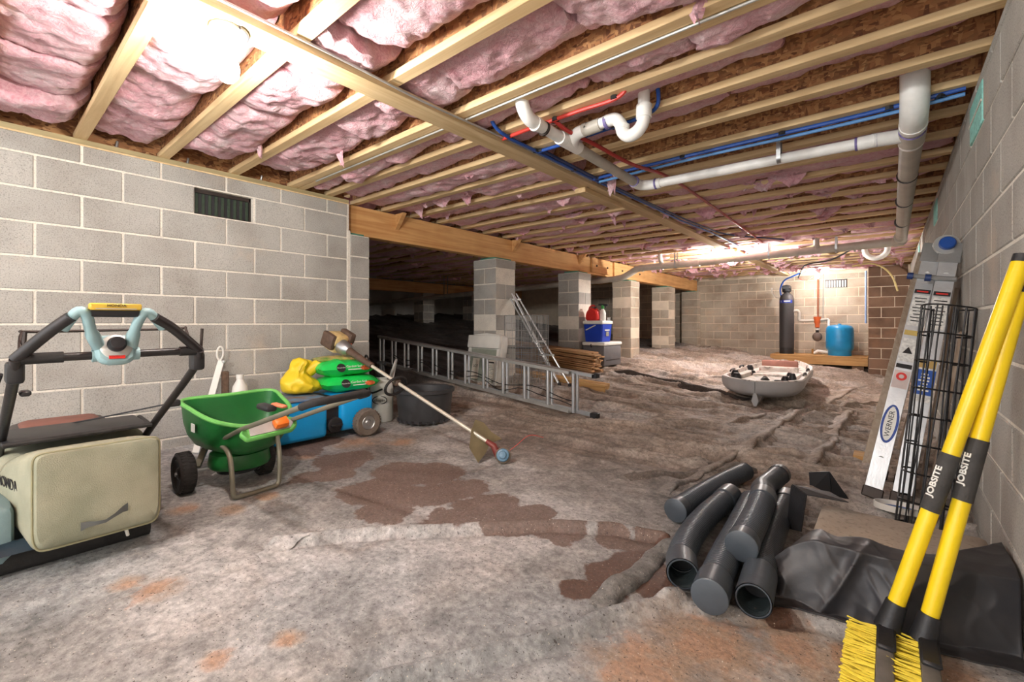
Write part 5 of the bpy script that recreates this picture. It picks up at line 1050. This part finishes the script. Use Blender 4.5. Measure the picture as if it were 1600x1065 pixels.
# ================================================================ corrugated drain pipes
m_corr = M('black_corrugated', (70, 77, 84), .36, var=.28, scale=4, bump=.03); m_cin = M('pipe_inside', (46, 54, 56), .5, var=.3, scale=30)
def corr(pts, label, caps=(False, False), r=.0535, lift=0.0, collars=()):
    za, zb2 = gmax(*pts[0][:2], .03), gmax(*pts[-1][:2], .03); m_ = len(pts) - 1
    ex_ = max(0, max(gmax(x, y, .02) - (za + (zb2 - za) * i / m_) for i, (x, y, z) in enumerate(pts))) * .6
    P = bez([(x, y, za + (zb2 - za) * i / m_ + ex_ + r * .98 + z) for i, (x, y, z) in enumerate(pts)], 10); L = sum((P[i + 1] - P[i]).length for i in range(len(P) - 1))
    n_ = int(L / .005); acc = [0]
    for i in range(len(P) - 1): acc.append(acc[-1] + (P[i + 1] - P[i]).length)
    Q = []
    for k in range(n_ + 1):
        s_ = L * k / n_; i = max(0, min(len(P) - 2, int(np.searchsorted(acc, s_)) - 1)); Q.append(P[i].lerp(P[i + 1], (s_ - acc[i]) / max(1e-9, acc[i + 1] - acc[i])))
    rr = [r if k % 3 == 0 else (r * .90 if k % 3 == 1 else r * .97) for k in range(len(Q))]
    for k in range(len(Q)):
        s_ = L * k / n_
        for c0, w in collars:
            if abs(s_ - c0 * L) < w: rr[k] = r * 1.07
    o = thing('corrugated_pipe', P[0], label, 'pipe')
    B().tube(Q, rr, 26, cap=False).obj('pipe_wall', m_corr, o, 80)
    for e in (0, 1):
        a = Q[0] if e == 0 else Q[-1]; d = (Q[0] - Q[3]).normalized() if e == 0 else (Q[-1] - Q[-4]).normalized()
        if caps[e]:
            q = B(); q.tube([a - d * .05, a - d * .012, a + d * .006, a + d * .008], [r * 1.05, r * 1.06, r * 1.06, r * 1.0], 28, cap=False); q.tube([a + d * .0075, a + d * .0085], [r * 1.02, r * .98], 28); cp = q.obj('end_cap', m_corr, o)
        else:
            q = B(); s2 = Q[:26] if e == 0 else Q[-26:][::-1]; q.tube(s2, [r * .97 if k % 3 else r * .90 for k in range(26)], 24, cap=False); q.obj('inner_wall', m_cin, o, 80)
            B().tube([s2[25] , s2[25] - d * .002], r * .92, 20).obj('inner_end', m_black, o); q = B(); q.grid([[p for p in ring] for ring in ([a + (v) * r * k for v in [(Vector((0, 0, 1)) - d * d.z).normalized() * math.cos(t) + d.cross(Vector((0, 0, 1))).normalized() * math.sin(t) for t in [2 * math.pi * j / 26 for j in range(26)]]] for k in (.93, 1.01))], closev=True); q.obj('lip', m_corr, o)
    return o
corr([(-.795, 2.19, 0), (-.758, 2.62, 0), (-.69, 3.08, 0)], 'straight black corrugated pipe, capped, farthest left of the pipe heap', (True, False))
corr([(-.576, 1.655, 0), (-.628, 1.80, 0), (-.656, 2.0, 0), (-.665, 2.22, 0), (-.658, 2.42, 0), (-.652, 2.60, 0)], 'curved black corrugated pipe with an open near end', (False, False), collars=((.0, .11), (.97, .09)))
corr([(-.462, 1.585, 0), (-.490, 1.85, 0), (-.515, 2.2, 0), (-.545, 2.58, 0)], 'black corrugated pipe with the large dusty cap nearest the camera', (True, False), .056, collars=((.02, .09),))
corr([(-.425, 1.85, .092), (-.438, 2.15, .092), (-.462, 2.42, .088), (-.50, 2.62, .06), (-.505, 2.85, .03), (-.500, 3.08, .012)], 'black corrugated pipe lying on top of the others, capped', (True, True), .0545, collars=((.44, .05),))
corr([(-.345, 1.655, 0), (-.372, 1.95, 0), (-.395, 2.3, 0), (-.41, 2.75, 0)], 'black corrugated pipe with an open end beside the tarp heap', (False, False), collars=((.0, .2), (1., .1)))
# ================================================================ covered heap by the right wall
hx0, hx1, hy0, hy1, hh = -.27, .285, 1.93, 2.42, .215
sl = tag(B().bb((hx0 + .04, hy0 + .16, gz(0, 2.2) - .02), (hx1 - .005, hy1, hh - .012), .02, 2).obj('covered_slab', M('dusty_cover', (164, 150, 134), .85, var=.12, scale=6, fine=(50, .75, .4), bump=.15)), 'dusty grey slab heap under the black tarp by the right wall', 'slab')
nu, nv = 110, 90; V = []; F_ = []
for i in range(nu):
    u = i / (nu - 1); X = -.335 + .64 * u
    for j in range(nv):
        v = j / (nv - 1)   # 0 = edge on top of the heap, 1 = foot on the floor
        edge = .11 + .03 * math.sin(u * 7) - .05 * math.exp(-((u - .30) / .08) ** 2) + .14 * max(0, u - .72) / .28 * 1.2
        s_ = v * (edge + .30)
        yfoot = 1.93 + .22 * max(0, u - .5) + .0
        y = yfoot + edge - s_ if s_ < edge else yfoot - .22 * (s_ - edge) - (.05 * max(0, (s_ - edge - .24)) / .06)
        z = hh + .006 if s_ < edge else hh + .006 - (s_ - edge)
        x = X
        k = float(np.clip((s_ - edge + .05) / .08, 0, 1)); nn = fbm(np.array(u * 5. + 3), np.array(v * 2.), 71, 2) - .5; rg = rdg1(np.array(u * 5 + v * 1.6), np.array(v * 1.1 - u), 73) ** 2 - .4; rg2 = rdg1(np.array(u * 11 - v * 5), np.array(v * 3 + u * 3), 75) ** 2 - .4
        y -= k * (.035 * nn + .03 * rg + .004 * rg2); z += .003 * rg2 + (1 - k) * (.010 * rg + .012 * nn + .01)
        lf = max(0, 1 - u / .22); x -= .06 * lf * v; z -= .0 if lf == 0 else (hh - .03) * (lf ** 1.6) * (1 - v) * .95; y += .25 * lf * (1 - v) * 0 + .0
        z = max(z, gz(min(x, .33), y) + .006 + .004 * rg2)
        V.append((min(x, .308), y, z))
for i in range(nu - 1):
    for j in range(nv - 1): a = i * nv + j; F_.append((a, a + 1, a + nv + 1, a + nv))
o = pmesh('black_tarp', V, F_, M('black_tarp', (42, 42, 46), .45, var=.3, scale=5, bump=.06, bscale=30, col2=(66, 64, 64)), None, ang=80); tag(o, 'black plastic tarp draped over the slab heap beside the brooms', 'tarp')
md = o.modifiers.new('thickness', 'SOLIDIFY'); md.thickness = .003
# black plastic flaps
def plates(name, tris, label, cat, th=.004):
    vs = []; fs = []
    for t in tris:
        k = len(vs); vs += [Vector(p) for p in t]; fs.append(tuple(range(k, k + len(t))))
    o = pmesh(name, vs, fs, m_black, None, smooth=False); md = o.modifiers.new('thickness', 'SOLIDIFY'); md.thickness = th; tag(o, label, cat); return o
p0 = fl(1266, 768); p1 = fl(1300, 776); p2 = fl(1327, 780); Y0 = p0.y
plates('plastic_corner', [(p0, onY(1264, 737, Y0), onY(1296, 736, Y0 - .02), p1), (onY(1296, 736, Y0 - .02), p2, p1), (p0, p1, p2 + Vector((0, .05, .004)), p0 + Vector((.03, .09, .004)))], 'black plastic corner piece standing up on the sheet behind the slab heap', 'plastic scrap')
q0 = Vector((-.33, 2.42, .19)); plates('plastic_flap', [((-.36, 2.40, .06), (-.335, 2.36, .275), (-.27, 2.30, .265), (-.29, 2.30, .10)), ((-.335, 2.36, .275), (-.20, 2.40, .262), (-.13, 2.33, .256), (-.27, 2.30, .262))], 'folded black plastic flap at the left corner of the slab heap', 'plastic scrap')
# ================================================================ folding ladder against the right wall
fld = thing('folding_ladder', (0, 3.2, 0), 'folded aluminium articulated ladder with blue hinge leaning on the right wall', 'ladder')
def gg(x, y): return gmax(x, y, .04)
rails = []
for k, (ft, tp, oy) in enumerate((((-.076, 3.23), (.192, 3.64, 1.40), 0), ((.045, 3.16), (.262, 3.55, 1.38), 0), ((-.056, 3.60), (.212, 4.02, 1.40), 1), ((.065, 3.54), (.272, 3.92, 1.38), 1))):
    a = Vector((ft[0], ft[1], gg(*ft) + .012)); b_ = Vector(tp); up = Vector((0, -1, .30)); rails.append((a, b_))
    x = (b_ - a).normalized(); y = up.cross(x).normalized(); T = fr((a + b_) / 2, x, y); L = (b_ - a).length; q = B()
    q.box((0, 0, 0), (L, .080, .004), T, .001); q.box((0, .038, -.014), (L, .004, .028), T); q.box((0, -.038, -.014), (L, .004, .028), T); q.obj('rail', m_alu, fld)
    B().box((-L / 2 + .02, 0, -.01), (.06, .094, .04), T, .005).obj('foot', m_dark, fld)
    if k < 2: RT = T if k == 0 else RT2 if False else T
    if k == 0: T0, L0 = T, L
    if k == 1: T1, L1 = T, L
for (i, j) in ((0, 2), (1, 3)):
    for t in (.15, .35, .55, .75, .92): B().tube([rails[i][0].lerp(rails[i][1], t), rails[j][0].lerp(rails[j][1], t)], .014, 8).obj('rung', m_alu2, fld)
hc = Vector((.25, 3.58, 1.445)); Th = fr(hc, (1, .1, 0), (0, .3, 1))
if Th.col[2].y > 0: Th = Th @ Matrix.Rotation(math.pi, 4, 'X')
B().lathe([(0, 0), (.058, 0), (.058, .02), (0, .02)], 24, Th).obj('hinge_plate', m_alu2, fld); B().lathe([(.036, .02), (.037, .045), (.031, .052), (0, .053)], 20, Th).obj('hinge_knob', M('hinge_blue', (30, 74, 150), .4), fld)
for b_, T, L in ((rails[0][1], T0, L0), (rails[1][1], T1, L1)):
    B().box((L / 2 + .02, 0, .002), (.12, .098, .01), T, .003).obj('hinge_arm', m_steel, fld)
    B().box((L / 2 - .14, .01, .010), (.028, .12, .018), T, .006).obj('lock_tab', m_steel, fld); B().tube([T @ Vector((L / 2 - .14, .058, .010)), T @ Vector((L / 2 - .14, .085, .010))], .02, 12).obj('lock_knob', M('knob_blue', (40, 60, 110), .5), fld)
def sticker(T, L, x0, x1, mat, w=.07, o=.0024): return B().box(((x0 + x1) / 2, 0, o), (abs(x1 - x0), w, .0006), T).obj('sticker', mat, fld)
m_stk = M('sticker_paper', (214, 212, 206), .6, var=.25, scale=70); m_blk = m_ink
for T, L in ((T0, L0), (T1, L1)):
    sticker(T, L, L / 2 - .24, L / 2 - .215, m_blk); sticker(T, L, L / 2 - .44, L / 2 - .25, m_stk)
    B().box((L / 2 - .2275, 0, .003), (.008, .05, .0006), T).obj('red_line', m_redc, fld)
    for k in range(8): B().box((L / 2 - .27 - .02 * k, 0, .0029), (.006, .055 - .01 * (k % 3), .0004), T).obj('printed_line', m_ink, fld)
sticker(T0, L0, L0 / 2 - .50, L0 / 2 - .47, M('amber_sticker', (196, 168, 92), .6, var=.2)); sticker(T0, L0, L0 / 2 - .66, L0 / 2 - .52, m_stk); sticker(T0, L0, L0 / 2 - .70, L0 / 2 - .675, m_blk); sticker(T0, L0, L0 / 2 - .82, L0 / 2 - .715, M('pinkish_sticker', (208, 190, 184), .6, var=.1))
B().lathe([(.012, .003), (.024, .003), (.024, .0036), (.012, .0036), (.012, .003)], 18, T0 @ Matrix.Translation((L0 / 2 - .75, 0, 0))).obj('no_symbol', m_redc, fld)
B().prism([(-.02, -.022), (.02, 0), (-.02, .022)], .001, T0 @ Matrix.Translation((L0 / 2 - .59, 0, .0025))).obj('triangle_sign', m_ink, fld)
sticker(T1, L1, -.11, .03, m_blue_pex, .078); [B().box((-.085 + .018 * k, .004 * (k % 2), .0032), (.009, .045 - .008 * (k % 3), .0004), T1).obj('printed_line', m_white, fld) for k in range(6)]; sticker(T1, L1, -.15, -.115, m_stk); sticker(T1, L1, .04, .09, M('amber_label', (170, 140, 80), .6, var=.2))
q = B(); q.lathe([(0, 0), (.112, 0), (.112, .0006), (0, .0008)], 28, T0 @ Matrix.Translation((-L0 / 2 + .42, 0, .0024)) @ Matrix.Diagonal((1, .34, 1, 1))); q.obj('logo_oval', M('logo_blue', (34, 66, 146), .5), fld)
q = B(); q.lathe([(0, 0), (.098, 0), (.098, .0006), (0, .0008)], 28, T0 @ Matrix.Translation((-L0 / 2 + .42, 0, .0032)) @ Matrix.Diagonal((1, .27, 1, 1))); q.obj('logo_field', m_white, fld)
text('lettering', 'WERNER', .034, T0 @ Matrix.Translation((-L0 / 2 + .42, 0, .0042)), m_ink, fld, sx=1.1)
ldp = Vector((.04, 3.02, gmax(.04, 3.02, .05))); o = thing('bucket_lid', ldp, 'white bucket lid with blue inside lying at the foot of the folding ladder', 'lid')
Tl = Matrix.Translation(ldp + Vector((0, 0, .004))) @ Matrix.Rotation(R(-8), 4, 'X')
B().lathe([(0, .003), (.085, .003), (.088, .012), (.098, .03), (.104, .03), (.104, 0), (0, 0)], 30, Tl).obj('rim', m_white, o); B().lathe([(0, .004), (.082, .004), (.084, .009), (0, .009)], 28, Tl).obj('blue_disc', M('lid_blue', (40, 96, 178), .5), o)
# black wire roll
wc = thing('wire_fence_roll', (.1, 2.93, .03), 'roll of black welded wire fencing leaning between the ladder and brooms', 'wire fencing')
c0, c1_ = Vector((.105, 2.86, gmax(.08, 2.9) + .02)), Vector((.205, 2.98, 1.075)); x = (c1_ - c0).normalized(); y = Vector((0, 1, 0)); y = (y - x * y.dot(x)).normalized(); z = x.cross(y)
def cp(t, a, r=.095): return c0.lerp(c1_, t) + (y * math.cos(a) + z * math.sin(a)) * (r + .012 * math.sin(3 * a))
AN = [R(20 + 300 * k / 13) for k in range(14)]
for a in AN: B().tube([cp(t / 6, a + .06 * math.sin(t + a * 5)) for t in range(7)], .0035, 5, cap=False).obj('wire', m_wire, wc)
for k in range(9): B().tube([cp(k / 8, R(20 + 300 * j / 24)) for j in range(25)], .0042, 5, cap=False).obj('ring_wire', m_wire, wc)
for a in AN[::2]: B().tube([cp(t / 6, a + .2 + .1 * math.sin(t), .06) for t in range(7)], .0035, 5, cap=False).obj('wire', m_wire, wc)
# boards leaning on the wall behind the ladder
for k, (y, xf, h, w, lb) in enumerate(((3.02, .17, .62, .09, 'short brown board leaning on the right wall inside the wire roll'), (3.30, .16, .95, .10, 'brown board leaning on the right wall just behind the wire roll'), (3.55, .14, 1.20, .09, 'tall grey brown board leaning behind the folding ladder'), (4.12, .12, 1.45, .12, 'tallest weathered board leaning on the right wall'), (4.5, .05, 1.1, .14, 'wide pale board leaning on the right wall beyond the ladder'))):
    a = Vector((xf, y, gmax(xf, y, .03) + .012)); b_ = Vector((.298, y + .12, h)); tag(B().bar(a, b_, w, .018, (1, 0, .15), .002).obj('leaning_board', m_oldz), lb, 'board')
a = fl(1352, 735) + Vector((0, 0, .014)); b_ = Vector((.215, 5.2, 1.60)); tag(B().bar(a, b_, .05, .02, (0, -1, .3), .002).obj('leaning_board', M_wood('pale_board', (206, 192, 172), (168, 146, 124), 'z')), 'long thin pale board leaning left of the folding ladder', 'board')
a = fl(1350, 722); tag(B().box(a + Vector((0, 0, .035)), (.12, .16, .05), fr((0, 0, 0), (1, 0, 0), (0, 1, 0)) if False else None, .003).obj('wood_offcut', m_pinex), 'small pine offcut on the sheet left of the folding ladder foot', 'wood')
a = fl(1432, 808); V, F_ = pillow(Vector((.13, 2.62, gmax(.13, 2.62, .05) - .005)), (1, .2, 0), (-.2, 1, 0), .13, .09, .05, 77, 14, 10); tag(pmesh('insulation_scrap', V, F_, m_pink, None, ang=80), 'scrap of pink insulation on the floor behind the slab heap', 'scrap')
# ================================================================ push brooms
m_gripb = M('broom_grip', (62, 60, 58), .75, var=.2, scale=30, bump=.1); m_bris = M('yellow_bristle', (238, 214, 62), .6, var=.12, scale=60); m_bloc = M('broom_block', (112, 108, 102), .7, var=.2, scale=14)
rb = random.Random(3)
def broom(base, top, g0_, g1_, label, hx_):
    base = Vector(base); top = Vector(top); o = thing('push_broom', base, label, 'broom'); x = (top - base).normalized()
    pts = lambda a, b_: [base.lerp(top, a), base.lerp(top, b_)]
    B().tube(pts(.06, g0_), .0215, 18).obj('handle', m_yel, o); B().tube(pts(g0_ - .003, g1_ + .003), [.0245, .0235], 18).obj('foam_grip', m_gripb, o); B().tube(pts(g1_, .985), .0215, 18).obj('handle', m_yel, o); B().tube(pts(.98, 1), .0225, 18).obj('end_cap', m_black, o)
    up = Vector((0, -1, 0)); m_ = base.lerp(top, (g0_ + g1_) / 2); v = Vector((-.95, -1.2, .35)); n_ = (v - x * v.dot(x)).normalized(); yv = n_.cross(x); Tt = Matrix(((x.x, yv.x, n_.x, 0), (x.y, yv.y, n_.y, 0), (x.z, yv.z, n_.z, 0), (0, 0, 0, 1))); Tt.translation = m_ + n_ * .0245
    text('lettering', 'JOBSITE', .023, Tt, m_white, o, ext=.0012, sx=1.2, bold=.0007)
    B().tube([base.lerp(top, .0) , base.lerp(top, .03), base.lerp(top, .075)], [.034, .030, .026], 16).obj('socket', m_black, o)
    z_ = gmax(hx_, 1.6, .05)
    B().bb((hx_ - .018, 1.25, z_ + .008), (hx_ + .024, 1.80, z_ + .070), .010, 2).obj('block', m_bloc, o)
    B().bar((hx_ + .005, 1.66, z_ + .075), (hx_ + .005, 1.80, z_ + .075), .045, .016, (0, 0, 1), .006).obj('socket_plate', m_black, o)
    q = B()
    for i in range(40):
        for j in range(5):
            yy = 1.26 + .53 * i / 39; zz = z_ + .016 + .045 * j / 4; xe = hx_ - .018
            for t in range(2):
                d = Vector((-.066 - .010 * rb.random(), rb.uniform(-.012, .012), rb.uniform(-.014, .012))); p = Vector((xe, yy + rb.uniform(-.004, .004), zz + rb.uniform(-.004, .004))); e = p + d; e.z = max(e.z, z_ + .003); q.tube([p, e], [.0034, .0024], 4)
    s_ = q.obj('bristles', m_bris, o, flat=True); s_['kind'] = 'stuff'
    return o
broom((-.006, 1.794, .065), (.302, 1.975, 1.20), .33, .475, 'yellow handled push broom, the left one, leaning on the right wall', -.012)
broom((.076, 1.807, .06), (.300, 1.985, 1.11), .40, .565, 'yellow handled push broom, the right one, leaning on the right wall', .083)
